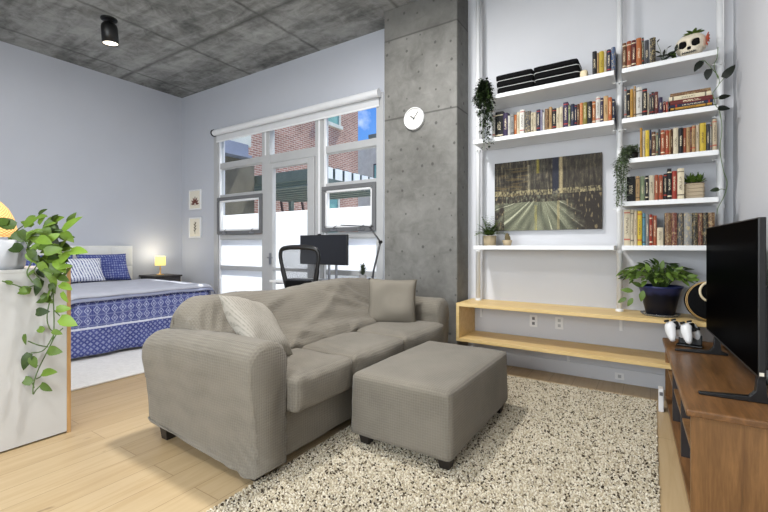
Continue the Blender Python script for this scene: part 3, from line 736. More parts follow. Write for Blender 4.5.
# ------------------------------------------------------------------ speckled rug
RX0, RX1, RY0, RY1 = -1.665, .035, .45, 3.79
rug = thing('area_rug', 'cream shag rug speckled with black under the ottoman', 'rug', ((RX0+RX1)/2, (RY0+RY1)/2, 0))
MB().box(RX0, RX1, RY0, RY1, .001, .007).build('rug_backing', M['backing'], rug)
def tufts():
    vs = []; fs = []; cols = []; st = .0098; rnd = random.Random(3)
    pal = [srgb(222, 212, 190), srgb(208, 197, 173), srgb(231, 223, 204), srgb(196, 184, 158)]
    dk = [srgb(74, 64, 52), srgb(58, 50, 42), srgb(100, 88, 70), srgb(134, 122, 100)]
    nx = int((RX1-RX0)/st); ny = int((RY1-RY0)/st); ox, oy = rug.location.x, rug.location.y
    for i in range(nx+1):
        for j in range(ny+1):
            x = RX0 + i*st + rnd.uniform(-.004, .004); y = RY0 + j*st + rnd.uniform(-.004, .004)
            cl = mn.noise(Vector((x*9, y*9, 0)))*.12 + mn.noise(Vector((x*38, y*38, 4)))*.26
            c = rnd.choice(dk) if rnd.random() < .15 + cl else rnd.choice(pal)
            r = st*rnd.uniform(.55, .78); h = rnd.uniform(.011, .016); a = rnd.random()*PI; lx = rnd.uniform(-.005, .005); ly = rnd.uniform(-.005, .005)
            o = len(vs); x -= ox; y -= oy
            for k in range(4):
                w = a + k*PI/2; vs.append((x+math.cos(w)*r, y+math.sin(w)*r, .004))
            for k in range(4):
                w = a + k*PI/2 + .3; vs.append((x+lx+math.cos(w)*r*.62, y+ly+math.sin(w)*r*.62, h*.86))
            vs.append((x+lx*1.3, y+ly*1.3, h))
            for k in range(4):
                n = (k+1) % 4; fs.append((o+k, o+n, o+4+n, o+4+k)); fs.append((o+4+k, o+4+n, o+8)); cols += [c, c]
    me = bpy.data.meshes.new('pile'); me.from_pydata(vs, [], fs)
    a = me.attributes.new('tuft', 'FLOAT_COLOR', 'FACE'); a.data.foreach_set('color', [q for c in cols for q in c])
    me.materials.append(M['tuft']); o = bpy.data.objects.new('pile', me); COL.objects.link(o); o.parent = rug; o['kind'] = 'stuff'
tufts()
# ------------------------------------------------------------------ bench, poles, shelves
bench = thing('wall_bench', 'long pale pine wall bench with two planks under the bookshelves', 'bench', (-.5, 3.93, 0))
MB().box(-1.58, .515, 3.716, 4.145, .617, .648).build('top_plank', M['pine'], bench, bevel=.003)
MB().box(-1.58, .515, 3.716, 4.145, .281, .312).build('lower_plank', M['pine'], bench, bevel=.003)
MB().box(-1.58, -1.549, 3.716, 4.145, .312, .617).build('end_panel', M['pine'], bench, bevel=.003)
for x in (-1.48, -.215, -.64):
    for z in ((.617,) if x != -.64 else (.281,)):
        b = MB(); b.box(x-.012, x+.012, 4.138, 4.147, z-.16, z); b.box(x-.012, x+.012, 3.95, 4.14, z-.008, z-.0005); b.build('bracket', M['bead'], bench)
SF, SB = 3.80, 4.13
ZS = {'top': 2.625, 'second': 2.222, 'third': 1.898, 'fourth': 1.556, 'fifth': 1.204}
TH = .038
def pole(x, y, label):
    t = thing('shelf_pole', label, 'pole', (x, y, .648), 'tension poles of the shelving')
    MB().tube([(x, y, .652), (x, y, ZC-.002)], .022, 20).build('tube', M['white'], t, smooth=True)
    MB().lathe([(.03, .648), (.03, .66), (.023, .668)], 20, (x, y, 0)).build('foot_cup', M['white'], t)
    return t
pA = pole(-1.472, 4.03, 'white shelving pole beside the concrete column'); pB = pole(-.218, 4.0, 'white shelving pole between the wide and narrow shelves'); pC = pole(.445, 4.0, 'white shelving pole at the outer end of the narrow shelves')
def clips(t, x, y, zs, sides):
    for z in zs:
        b = MB(); b.lathe([(.026, z-TH-.03), (.026, z-TH-.004)], 16, (x, y, 0))
        for s in sides: b.box(min(x, x+s*.05), max(x, x+s*.05), y-.012, y+.012, z-TH-.008, z-TH-.0005)
        b.box(x-.006, x+.006, y-.05, y-.02, z-TH-.022, z-TH-.012)
        b.build('shelf_clip', M['white'], t)
clips(pA, -1.472, 4.03, [ZS['top'], ZS['second'], ZS['fifth']], (1,)); clips(pB, -.218, 4.0, ZS.values(), (-1, 1)); clips(pC, .445, 4.0, ZS.values(), (-1,))
def shelf(x0, x1, z, label):
    o = MB().box(x0, x1, SF, SB, z-TH, z).build('shelf', M['white'], bevel=.003); return tag(o, label, 'shelf', 'white floating shelves')
shelf(-1.437, -.246, ZS['top'], 'white wide shelf carrying the black seat pads')
shelf(-1.437, -.246, ZS['second'], 'white wide shelf holding one long row of books')
shelf(-1.437, -.246, ZS['fifth'], 'white wide shelf below the painting with two small pots')
shelf(-.192, .415, ZS['top'], 'white narrow shelf with the skull planter, highest in its bay')
shelf(-.192, .415, ZS['second'], 'white narrow shelf holding the lying stack of books')
shelf(-.192, .415, ZS['third'], 'white narrow shelf with the thick yellow book')
shelf(-.192, .415, ZS['fourth'], 'white narrow shelf with the woven succulent planter')
shelf(-.192, .415, ZS['fifth'], 'white narrow shelf lowest in its bay, above the bushy plant')

# ------------------------------------------------------------------ books
PAL = dict(black=(30,29,31), navy=(36,42,66), purple=(58,46,78), white=(222,219,210), cream=(216,204,176), grey=(142,142,140), lilac=(150,146,168),
           tan=(188,154,110), orange=(190,110,60), brown=(104,70,48), rust=(156,82,54), red=(156,58,44), maroon=(98,40,38), yellow=(206,178,62), olive=(142,130,60),
           mustard=(186,140,62), green=(128,140,108), darkgreen=(48,62,50), teal=(96,142,158), blue=(70,98,140), charcoal=(66,66,70), beige=(202,186,158))
CN = dict(grey='grey', darkgreen='dark green', charcoal='charcoal grey', lilac='lilac grey', green='pale green', navy='navy blue')
ORD = ('first second third fourth fifth sixth seventh eighth ninth tenth eleventh twelfth thirteenth fourteenth fifteenth sixteenth seventeenth eighteenth nineteenth '
       'twentieth twenty-first twenty-second twenty-third twenty-fourth twenty-fifth twenty-sixth twenty-seventh twenty-eighth twenty-ninth thirtieth thirty-first '
       'thirty-second thirty-third thirty-fourth').split()
def book_mesh(name, w, h, d, col, mat, parent=None):
    """cover: two boards and a slightly rounded spine; pages: an inset block. Spine on local -y, centred on x, standing on z=0"""
    t = min(.0028, w*.16); b = MB()
    b.box(-w/2, -w/2+t, .002, d, 0, h); b.box(w/2-t, w/2, .002, d, 0, h)
    sp = [Vector((-w/2, .003, 0)), Vector((-w/4, -.0015, 0)), Vector((0, -.003, 0)), Vector((w/4, -.0015, 0)), Vector((w/2, .003, 0)), Vector((w/2-t, .006, 0)), Vector((0, .003, 0)), Vector((-w/2+t, .006, 0))]
    b.loft([sp, [p + Vector((0, 0, h)) for p in sp]])
    o = b.build(name, mat); o.color = col
    MB().box(-w/2+t, w/2-t, .004, d-.006, .004, h-.006).build('pages', M['pages'], o, local=True)
    return o
def row(shelfname, org, sc, data, front=3.84):
    z = ZS[shelfname[0]]; start, where, grp = shelfname[1:]
    lst = []
    for i, (x0, x1, yt, c, *ex) in enumerate(data):
        px0, px1, py = org[0]+x0/sc, org[0]+x1/sc, org[1]+yt/sc
        a = at(px0, py, Y=front); e = at(px1, py, Y=front)
        lst.append([a.x, e.x, a.z-z, c, ex])
    for i in range(1, len(lst)):
        if lst[i][0] < lst[i-1][1] + .0006: lst[i][0] = lst[i-1][1] + .0006
    for i, (x0, x1, h, c, ex) in enumerate(lst):
        w = max(.008, x1-x0-.001); d = rr(.135, .17) if h < .2 else rr(.165, .205)
        k = rr(.68, .92); col = scl(srgb(*PAL[c]), k)
        o = book_mesh('book', w, h, d, col, M['booko'] if 'ornate' in ex else M['bookc'])
        o.location = ((x0+x1)/2, front + rr(-.006, .008), z)
        size = 'thick' if w > .036 else 'slim' if w < .017 else 'medium'
        tag(o, f"{size} {'patterned ' if 'ornate' in ex else ''}{CN.get(c, c)} book, {ORD[i]} from {start}, {where}", 'book', grp)
    return lst
row(('second', 'the ivy', 'shelf under the black pads', 'books on the wide second shelf'), (485, 80), 5.69, [
    (40,56,195,'white'),(58,103,185,'black'),(105,130,190,'purple'),(131,145,205,'white'),(146,164,195,'grey'),(165,178,197,'orange'),(179,197,183,'cream'),(198,223,172,'white'),
    (226,258,180,'charcoal','ornate'),(260,274,185,'cream'),(275,291,185,'cream'),(293,314,170,'navy'),(315,327,170,'lilac'),(328,339,185,'white'),(341,361,165,'brown','ornate'),
    (363,379,153,'tan'),(381,404,163,'black'),(405,424,160,'cream'),(425,443,155,'cream'),(445,472,128,'purple'),(473,485,145,'green'),(487,508,138,'navy'),(509,521,140,'navy'),
    (522,536,138,'brown'),(538,556,130,'orange','ornate'),(557,580,128,'olive'),(582,608,125,'black'),(609,628,122,'orange'),(630,655,96,'white'),(656,672,103,'purple'),
    (674,700,92,'tan'),(701,721,100,'orange'),(723,738,108,'navy')])
row(('top', 'the black pads', 'on the wide top shelf', 'books beside the black seat pads'), (580, 30), 5.68, [
    (70,95,125,'black'),(96,107,130,'tan'),(108,135,123,'yellow'),(136,150,113,'cream'),(152,175,112,'navy'),(177,200,98,'blue','ornate')])
row(('top', 'the middle pole', 'on the skull planter shelf', 'books on the skull planter shelf'), (600, 10), 4.264, [
    (95,112,142,'brown'),(114,133,136,'rust'),(134,153,132,'maroon'),(154,177,122,'orange'),(178,187,120,'darkgreen'),(189,209,132,'charcoal'),(211,238,122,'black','ornate')])
row(('second', 'the middle pole', 'upright beside the lying book stack', 'upright books beside the lying stack'), (620, 75), 6.025, [
    (24,40,75,'grey'),(41,60,90,'black'),(61,80,88,'mustard'),(82,95,68,'tan'),(97,132,78,'white'),(134,164,85,'black'),(165,175,108,'cream'),(176,188,115,'charcoal'),
    (189,205,105,'black'),(206,231,102,'maroon'),(232,257,135,'purple'),(259,275,160,'maroon'),(276,290,163,'red')])
row(('third', 'the trailing plant', 'shelf under the lying stack', 'books on the narrow third shelf'), (620, 75), 6.025, [
    (120,135,320,'mustard'),(137,150,340,'cream'),(152,176,335,'yellow'),(177,190,330,'navy'),(191,215,345,'brown'),(217,230,345,'green'),(231,244,327,'charcoal'),(245,269,335,'rust'),
    (270,296,332,'rust'),(297,305,330,'tan'),(306,318,325,'brown'),(320,351,320,'cream'),(353,379,320,'black'),(380,399,318,'rust'),(400,424,315,'tan'),(425,431,312,'maroon'),
    (432,455,306,'tan'),(457,478,302,'beige'),(480,519,290,'yellow'),(521,541,297,'charcoal'),(542,555,292,'grey'),(557,584,268,'beige')])
row(('fourth', 'the middle pole', 'on the shelf with the woven planter', 'books beside the woven planter'), (600, 120), 3.657, [
    (97,128,208,'black'),(130,145,206,'tan'),(147,163,206,'green'),(165,178,204,'black'),(180,198,203,'cream'),(199,214,201,'rust'),(215,230,201,'rust'),(232,245,197,'black'),
    (246,262,178,'black'),(263,281,187,'red'),(283,308,178,'cream')])
row(('fifth', 'the middle pole', 'on the lowest narrow shelf', 'books on the narrow lowest shelf'), (615, 200), 4.267, [
    (38,65,42,'cream'),(66,80,42,'cream'),(81,95,45,'beige'),(96,115,47,'yellow'),(116,130,57,'teal'),(131,145,60,'grey'),(146,160,62,'red'),(161,178,66,'rust'),(179,206,118,'cream'),
    (213,240,55,'brown','ornate'),(241,265,55,'maroon','ornate'),(267,292,56,'charcoal','ornate'),(294,328,55,'grey','ornate'),(330,352,55,'black','ornate'),(354,374,55,'maroon','ornate'),
    (376,396,54,'black','ornate'),(398,426,54,'brown','ornate')])
# the lying stack
zz = ZS['second']
for i, (c, th, L, nm, ex) in enumerate((('black', .020, .275, 'lowest', ''), ('mustard', .016, .250, 'second from the bottom', ''), ('navy', .022, .265, 'third from the bottom', ''),
        ('maroon', .034, .262, 'fourth from the bottom', ''), ('cream', .030, .258, 'second from the top', ''), ('brown', .026, .245, 'topmost', 'ornate'))):
    o = book_mesh('book', th, L, .17, srgb(*PAL[c]), M['booko'] if ex else M['bookc'])
    o.rotation_euler = (0, PI/2, 0); o.location = (.125 + rr(-.006, .006), 3.845 + rr(0, .012), zz + th/2)
    zz += th + .0006
    tag(o, f"{c} book lying flat, {nm} in the short stack near the skull planter", 'book', 'books in the lying stack')

# ------------------------------------------------------------------ black pads
for k, (xa, xb, nm) in enumerate(((-1.215, -.88, 'beside the ivy'), (-.872, -.505, 'beside the upright books'))):
    z = ZS['top'] + .001
    for j, pos in enumerate(('lowest', 'middle', 'topmost')):
        t = thing('seat_pad', f"{pos} black seat pad of the stack {nm}", 'cushion', ((xa+xb)/2, 3.97, z), 'black seat pads on the shelf')
        sh = j*.006
        MB().rbox(((xa+xb)/2-sh, 3.965, z+.0305), ((xb-xa)/2, .145, .0275), .02, 8, (.004, .004, .0015)).wrinkle(.0015, 12, j+k).build('pad', M['blackfab'], t, smooth=True)
        c = [(xa-sh-.002, 3.822), (xb-sh+.002, 3.822), (xb-sh+.002, 4.108), (xa-sh-.002, 4.108)]
        pth = []
        for q in range(4):
            p, n_ = Vector((*c[q], z+.060)), Vector((*c[(q+1) % 4], z+.060)); pth += [p.lerp(n_, .06), p.lerp(n_, .94)]
        pth.append(pth[0])
        if j < 2: MB().tube(pth, .0028, 6).build('piping', M['piping'], t, smooth=True, label='white piping')
        z += .0625

# ------------------------------------------------------------------ painting
PX0, PX1, PZ0, PZ1 = -1.327, -.360, 1.352, 2.035
pt = thing('painting', 'dark abstract city street canvas hanging over the wide shelf', 'painting', ((PX0+PX1)/2, 4.13, PZ0))
nx, nz = 300, 210; vs = []; fs = []; cols = []
def pcol(u, v):
    N_ = lambda a, c, s=0: mn.noise(Vector((u*a, v*c, s)))
    hor = .50 + .02*N_(6, 1, 3)
    cx = .46
    if v > hor:
        w1 = .5+.5*N_(58, 6, 1); w2 = .5+.5*N_(22, 14, 2); w3 = .5+.5*N_(130, 22, 17)
        q = .45*w1 + .3*w2 + .25*w3
        dk_, md_, lt_ = Vector((40, 34, 29)), Vector((92, 84, 68)), Vector((186, 172, 136))
        c = dk_.lerp(md_, min(1, max(0, (q-.34)/.22))).lerp(lt_, min(1, max(0, (q-.56)/.22)))
        if u < .34: c = c.lerp(Vector((150, 124, 70)), .55*max(0, min(1, (N_(7, 44, 11)-.05)*4))*(1 if v < .9 else .3))
        if .36 < u < .54: c = c.lerp(Vector((120, 116, 104)), .45*max(0, min(1, .4+N_(46, 3, 8)*1.6)))
        if u > .66: c = c.lerp(Vector((84, 74, 58)), .35)
        c = c*.80
        f = lambda cc, wd: max(0, 1-abs(u-cc)/wd)
        if v < .93: c = c.lerp(Vector((204, 194, 158)), .85*f(.345, .022)*(.7+.5*N_(3, 16, 21)))
        c = c.lerp(Vector((36, 40, 58)), .92*min(1, 3*f(.60, .034)))
        c = c.lerp(Vector((198, 180, 136)), .85*min(1, 1.6*f(.648, .022)))
        if v > .80: c = c.lerp(Vector((182, 168, 62)), .8*f(.435, .022))
        if v < hor + .07: c = c.lerp(Vector((206, 192, 142)), .7*max(0, min(1, .55+1.5*N_(70, 26, 9))))
    else:
        ang = math.atan2(u-cx, hor+.03-v); d = hor - v
        c = Vector((120, 122, 100)) + Vector((52, 52, 44))*mn.noise(Vector((ang*9, d*3, 2)))
        r = mn.noise(Vector((ang*15, d*1.2, 5)))
        if r > .30: c = c.lerp(Vector((206, 206, 176)), min(1, (r-.30)*5))
        if abs(u-.415) < .012 and d > .15: c = c.lerp(Vector((186, 172, 90)), .35+.5*max(0, N_(20, 8, 31)))
        if abs(u-.625) < .012: c = c.lerp(Vector((200, 178, 122)), .45+.5*max(0, N_(20, 8, 33)))
        dark = 0
        if u > .60: dark = max(0, min(1, (u-.60)*6 - d*1.6 + .3*N_(30, 30, 4)))
        if d < .10: dark = max(dark, .85*(N_(60, 18, 7) + .75))
        if u < .10: dark = max(dark, .6+N_(20, 10, 3))
        c = c.lerp(Vector((44, 36, 30)), min(.92, dark))
        if dark > .4: c = c.lerp(Vector((160, 142, 104)), .75*max(0, min(1, (N_(56, 14, 13)-.24)*4)))
    s = .88 + .22*N_(120, 90, 15)
    return srgb(*[max(4, min(250, k*s)) for k in c])
o3 = Vector((PX0, 4.112, PZ0)) - pt.location
for j in range(nz+1):
    for i in range(nx+1): vs.append((o3.x + (PX1-PX0)*i/nx, o3.y, o3.z + (PZ1-PZ0)*j/nz))
for j in range(nz):
    for i in range(nx):
        a = j*(nx+1)+i; fs.append((a, a+1, a+nx+2, a+nx+1)); cols.append(pcol((i+.5)/nx, (j+.5)/nz))
me = bpy.data.meshes.new('canvas'); me.from_pydata(vs, [], fs); a = me.attributes.new('paint', 'FLOAT_COLOR', 'FACE'); a.data.foreach_set('color', [q for c in cols for q in c])
M['paintart'] = mat_attr('oil_paint', 'paint', .6); me.materials.append(M['paintart']); o = bpy.data.objects.new('canvas', me); COL.objects.link(o); o.parent = pt
MB().box(PX0, PX1, 4.1125, 4.148, PZ0, PZ1).build('stretcher_frame', pm('canvas_edge', (64, 54, 44), .8, .2, 20), pt)
# outlets
for (x, z, lab, dbl) in ((-.955, .47, 'white wall outlet between the bench planks, beside the dark power socket plate', 1), (-.72, .472, 'white wall outlet between the bench planks, nearer the potted plant', 1), (-.225, .146, 'white wall outlet low in the baseboard below the bench', 0)):
    yb = 4.15 if z > .13+.05 else 4.134
    t = thing('wall_outlet', lab.replace(', beside the dark power socket plate', ', nearer the column'), 'outlet', (x, yb, z), 'wall outlets under the bench')
    hz = .057 if dbl else .03
    if not dbl: z = .06; t.location.z = z
    MB().box(x-.036, x+.036, yb-.006, yb, z-hz, z+hz).build('cover_plate', M['plastic'], t, bevel=.002)
    for s in ((-1, 1) if dbl else (0,)):
        MB().box(x-.013, x+.013, yb-.008, yb-.005, z+s*.024-.014, z+s*.024+.014).build('socket', M['sash'] if x < -.9 else M['frame'], t, bevel=.002)
# ------------------------------------------------------------------ bed corner
wr = thing('bedroom_rug', 'plain white wool rug under the bed', 'rug', (-5.0, 2.4, 0))
b = MB().rbox((-5.15, 2.15, .009), (1.15, 1.45, .008), .006, 30); b.wrinkle(.0015, 9, 2); b.build('rug_pile', M['whiterug'], wr, smooth=True)
BX0, BX1, BY0, BY1 = -6.86, -4.95, 1.74, 3.36
bed = thing('bed', 'double bed with indigo printed coverlet and white tufted headboard', 'bed', (-5.9, 2.55, 0))
MB().rbox(((BX0+BX1)/2, (BY0+BY1)/2, .33), ((BX1-BX0)/2-.03, (BY1-BY0)/2-.03, .27), .05, 6).build('mattress', M['headboard'], bed, smooth=True)
def perim(inset, rad=.10, n=150):
    """open path round the foot of the bed: near long side, foot, far long side"""
    x0, x1, y0, y1 = BX0, BX1-inset, BY0+inset, BY1-inset; pts = []
    L1 = x1-rad-x0; La = rad*PI/2; L2 = (y1-y0-2*rad); tot = 2*L1 + 2*La + L2
    for i in range(n+1):
        s = tot*i/n
        if s < L1: pts.append((x0+s, y0, 0, -1))
        elif s < L1+La: w = (s-L1)/rad; pts.append((x1-rad+rad*math.sin(w), y0+rad-rad*math.cos(w), math.sin(w), -math.cos(w)))
        elif s < L1+La+L2: pts.append((x1, y0+rad+(s-L1-La), 1, 0))
        elif s < L1+2*La+L2: w = (s-L1-La-L2)/rad; pts.append((x1-rad+rad*math.cos(w), y1-rad+rad*math.sin(w), math.cos(w), math.sin(w)))
        else: pts.append((x1-(s-L1-2*La-L2)-rad*0, y1, 0, 1))
    return [(max(p[0], x0), *p[1:]) for p in pts]
rings = []
for k, (ins, z) in enumerate(((.6, .632), (.12, .634), (.03, .628), (.0, .60), (-.005, .50), (-.008, .36), (-.012, .22), (-.02, .11), (-.03, .045))):
    ring = []
    hang = max(0, (.60-z)/.55)
    for i, (x, y, nx_, ny_) in enumerate(perim(ins)):
        w = hang*(.022*mn.noise(Vector((x*2.3, y*2.3, 0))) + .016*math.sin(17*(x+y)+2*mn.noise(Vector((x, y, 3)))))
        ring.append(Vector((x+nx_*w, y+ny_*w, z + (.014*mn.noise(Vector((x*1.5, y*1.5, 8))) if hang > .9 else 0))))
    rings.append(ring)
b = MB().loft(rings, cap=False, closed=False); b.wrinkle(.006, 5, 3)
b.build('coverlet', M['quilt'], bed, smooth=True, solid=.012)
def topcloth(name, m, x0, z0, over, th, zc, seed, dr=.05):
    rings = []; nx = 40
    for i in range(nx+1):
        t = i/nx; x = x0 + (BX1+over-x0)*t; ring = []
        for j in range(41):
            s = j/40; y = BY0-.035 + (BY1-BY0+.07)*s
            e = min(s, 1-s)*(BY1-BY0); f = min(1, (BX1+over-x)/.10); g = min(1, e/.10)
            drop = (1-math.sqrt(max(0, 1-(1-f)**2)))*dr + (1-math.sqrt(max(0, 1-(1-g)**2)))*.07
            z = z0 + zc*math.sin(PI*s)*math.sin(PI*min(1, t*1.0+.12)) - drop + .012*mn.noise(Vector((x*3, y*3, seed)))
            ring.append(Vector((x, y, z)))
        rings.append(ring)
    return MB().loft(rings, cap=False, closed=False).build(name, m, bed, smooth=True, solid=th)
topcloth('folded_sheet', M['sheet'], -6.3, .664, .040, .012, .01, 2, .042)
topcloth('blanket', M['blanket'], -6.45, .690, .025, .014, .018, 6, .034)
b = MB(); hw = 1.62
def hb(u, v):
    y = 1.70 + 1.58*u; z = .25 + .955*v
    d = .035*abs(math.sin(PI*u*5))**.4*abs(math.sin(PI*(v*3)))**.4
    return Vector((-6.905 + .02 + d, y, z))
b.grid(hb, 96, 48); b.box(-6.962, -6.885, 1.70, 3.28, .25, 1.205)
b.build('headboard', M['headboard'], bed, smooth=False)
bt = MB()
for i in range(1, 5):
    for j in range(1, 3): bt.lathe([(.0, -.006), (.014, 0), (.010, .006), (0, .008)], 10, mx=Matrix.Translation((-6.883, 1.70+1.58*i/5, .25+.955*j/3)) @ Matrix.Rotation(PI/2, 4, 'Y'), closed=False)
bt.build('button', M['headboard'], bed.children[-1], smooth=True)
up = lambda y, x, z, tilt=.45: basis((x, y, z), (0, 1, 0), (-tilt, 0, 1))
cushion('bed_pillow', 'indigo printed bed pillow against the headboard on the nightstand side', M['bluesham'], (.66, .44), .17, up(2.79, -6.66, .885), 3, 'pillows on the bed')
cushion('bed_pillow', 'indigo printed bed pillow behind the striped pillow', M['bluesham'], (.66, .44), .17, up(2.10, -6.66, .885), 4, 'pillows on the bed')
cushion('bed_pillow', 'white and indigo striped bed pillow leaning in front', M['stripesham'], (.68, .36), .15, up(2.34, -6.43, .875, .55), 5, 'pillows on the bed')
ns = thing('nightstand', 'dark wooden nightstand with one drawer beside the bed', 'nightstand', (-6.70, 3.62, 0))
MB().box(-6.94, -6.45, 3.40, 3.85, .705, .73).build('top', M['darkwood'], ns, bevel=.004)
MB().box(-6.92, -6.47, 3.42, 3.83, .55, .705).build('case', M['darkwood'], ns, bevel=.003)
dr = MB().box(-6.472, -6.455, 3.44, 3.81, .57, .69).build('drawer', M['darkwood'], ns, bevel=.003)
MB().lathe([(.006, 0), (.012, .012), (.009, .02)], 12, mx=Matrix.Translation((-6.456, 3.625, .63)) @ Matrix.Rotation(PI/2, 4, 'Y')).build('knob', M['steel'], dr, smooth=True)
for x in (-6.90, -6.49):
    for y in (3.44, 3.81): MB().box(x-.02, x+.02, y-.02, y+.02, 0, .55).build('leg', M['darkwood'], ns, bevel=.003)
MB().box(-6.91, -6.48, 3.43, 3.82, .18, .20).build('low_shelf', M['darkwood'], ns)
nl = thing('table_lamp', 'small lit yellow shade lamp on the dark nightstand', 'lamp', (-6.70, 3.62, .731))
MB().lathe([(.055, .731), (.055, .738), (.012, .748), (.009, .80), (.014, .83), (.008, .86), (.008, .93)], 20, (-6.70, 3.62, 0)).build('base', M['gold'], nl, smooth=True)
MB().lathe([(.078, .885), (.072, 1.03)], 28, (-6.70, 3.62, 0), closed=False).build('lamp_shade', M['shade'], nl, smooth=True, solid=.003)
def art_print(z0, z1, kind, label):
    t = thing('framed_print', label, 'picture', (-6.55, 4.14, z0), 'framed prints between corner and window')
    x0, x1 = -6.722, -6.378; w = .022; b = MB()
    b.box(x0, x1, 4.122, 4.148, z0, z0+w); b.box(x0, x1, 4.122, 4.148, z1-w, z1); b.box(x0, x0+w, 4.122, 4.148, z0+w, z1-w); b.box(x1-w, x1, 4.122, 4.148, z0+w, z1-w)
    b.build('frame', M['white'], t, bevel=.003)
    pp = MB().box(x0+w, x1-w, 4.134, 4.146, z0+w, z1-w).build('paper', M['paper'], t)
    c = Vector((-6.55, 4.1325, (z0+z1)/2)); b = MB()
    if kind:
        for k in range(7):
            a = -PI/2 + (k-3)*.62 + PI; d = Vector((math.sin((k-3)*.5), 0, math.cos((k-3)*.5)))
            b.leaf(c + Vector((0, 0, -.075)) + d*.02, d, (0, -1, 0), .12-.008*abs(k-3), .035, .5, .0, .02, 'oval')
        b.tube([c + Vector((0, 0, -.10)), c + Vector((0, 0, -.04))], .004, 5)
    else:
        for k in range(6):
            sd = 1 if k % 2 else -1; p = c + Vector((0, 0, -.07+.025*k))
            b.leaf(p, (sd*.7, 0, .7), (0, -1, 0), .055, .024, .5, 0, .02, 'oval')
        b.leaf(c + Vector((0, 0, .05)), (0, 0, 1), (0, -1, 0), .06, .02, .5, 0, .02, 'oval')
        b.tube([c + Vector((0, 0, -.11)), c + Vector((0, 0, .06))], .0035, 5)
    b.a = [None]*len(b.f); b.build('plant_drawing', M['botanic'] if kind else M['botanic2'], pp)
art_print(1.822, 2.165, True, 'white framed print of a reddish brown leaf cluster, upper of two')
art_print(1.342, 1.690, False, 'white framed print of a slim olive plant, lower of two')

# ------------------------------------------------------------------ ceiling spotlight, clock
sp = thing('ceiling_spotlight', 'black cylinder spotlight fixed to the concrete ceiling', 'light', (-5.26, 2.25, ZC))
MB().lathe([(.085, ZC-.018), (.085, ZC-.001)], 28, (-5.24, 2.24, 0)).build('ceiling_plate', M['black'], sp, smooth=False, bevel=.004)
MB().tube([(-5.25, 2.245, ZC-.018), (-5.265, 2.25, ZC-.06), (-5.27, 2.25, ZC-.085)], .012, 8).build('swivel_stem', M['black'], sp, smooth=True)
mx = Matrix.Translation((-5.265, 2.25, ZC-.028)) @ Matrix.Rotation(math.radians(4), 4, 'X')
MB().lathe([(.02, .0), (.055, -.010), (.078, -.035), (.085, -.07), (.085, -.245), (.077, -.245), (.077, -.225)], 30, mx=mx, closed=False).build('barrel', M['black'], sp, smooth=True)
MB().lathe([(.0, -.236), (.077, -.236), (.077, -.230), (0, -.230)], 26, mx=mx, closed=False).build('lamp_lens', M['bulb'], sp)
ck = thing('wall_clock', 'round white wall clock on the concrete column', 'clock', (-2.11, 3.85, 2.557))
cmx = Matrix.Translation((-2.11, 3.856, 2.557)) @ Matrix.Rotation(PI/2, 4, 'X')
MB().lathe([(.118, .001), (.120, .02), (.117, .034), (.108, .036), (.108, .022)], 48, mx=cmx, closed=False).build('rim', M['white'], ck, smooth=True)
fc = MB().lathe([(0, .004), (.109, .004), (.109, .023), (0, .023)], 48, mx=cmx, closed=False).build('dial', M['clockface'], ck)
b = MB()
for k in range(12):
    w = k*PI/6; r0, r1 = (.088, .10)
    b.tube([cmx @ Vector((math.sin(w)*r0, math.cos(w)*r0, .0235)), cmx @ Vector((math.sin(w)*r1, math.cos(w)*r1, .0235))], .0012, 4)
b.build('hour_marks', M['sash'], fc)
for nm, deg, L, wd in (('hour_hand', -52, .055, .005), ('minute_hand', 38, .085, .0035)):
    w = math.radians(deg); d = Vector((math.sin(w), math.cos(w), 0))
    MB().tube([cmx @ (d*-.012 + Vector((0, 0, .027))), cmx @ (d*L + Vector((0, 0, .027)))], wd, 6).build(nm, M['darkgrey'], ck)

# ------------------------------------------------------------------ desk, chair, monitor
dk = thing('desk', 'pale grey desk under the terrace window behind the sofa', 'desk', (-3.4, 3.8, 0))
MB().box(-4.02, -2.56, 3.54, 4.08, .745, .772).build('desktop', M['white'], dk, bevel=.004)
for x in (-3.94, -2.66):
    b = MB(); b.box(x-.03, x+.03, 3.60, 4.02, 0, .025); b.box(x-.03, x+.03, 3.60, 4.02, .72, .745); b.box(x-.025, x+.025, 3.78, 3.85, .025, .72)
    b.build('leg', M['steel'], dk, bevel=.004)
MB().box(-3.92, -2.68, 3.80, 3.83, .69, .735).build('cross_rail', M['steel'], dk)
mo = thing('monitor', 'wide dark computer monitor standing on the desk', 'monitor', (-3.41, 3.9, .773))
MB().box(-3.795, -3.025, 3.85, 3.885, .968, 1.338).build('housing', M['black'], mo, bevel=.006)
MB().box(-3.785, -3.035, 3.847, 3.851, .98, 1.33).build('screen', M['mscreen'], mo)
b = MB(); b.box(-3.36, -3.335, 3.89, 3.915, .785, 1.10); b.box(-3.245, -3.22, 3.89, 3.915, .785, 1.10); b.box(-3.38, -3.20, 3.885, 3.91, 1.08, 1.16); b.build('stand', M['steel'], mo, bevel=.003)
MB().box(-3.46, -3.12, 3.80, 4.0, .773, .785).build('base', M['steel'], mo, bevel=.003)
b = MB().box(-3.49, -3.455, 3.845, 3.88, 1.338, 1.352).build('webcam', M['black'], mo, bevel=.003)
kb = thing('keyboard', 'dark laptop keyboard half hidden behind the office chair', 'keyboard', (-3.66, 3.72, .773))
MB().box(-3.86, -3.46, 3.64, 3.79, .773, .785).build('deck', M['black'], kb, bevel=.003)
b = MB()
for i in range(13):
    for j in range(5): b.box(-3.85+i*.0298, -3.85+i*.0298+.025, 3.648+j*.027, 3.648+j*.027+.022, .785, .789)
b.build('keys', M['darkgrey'], kb)
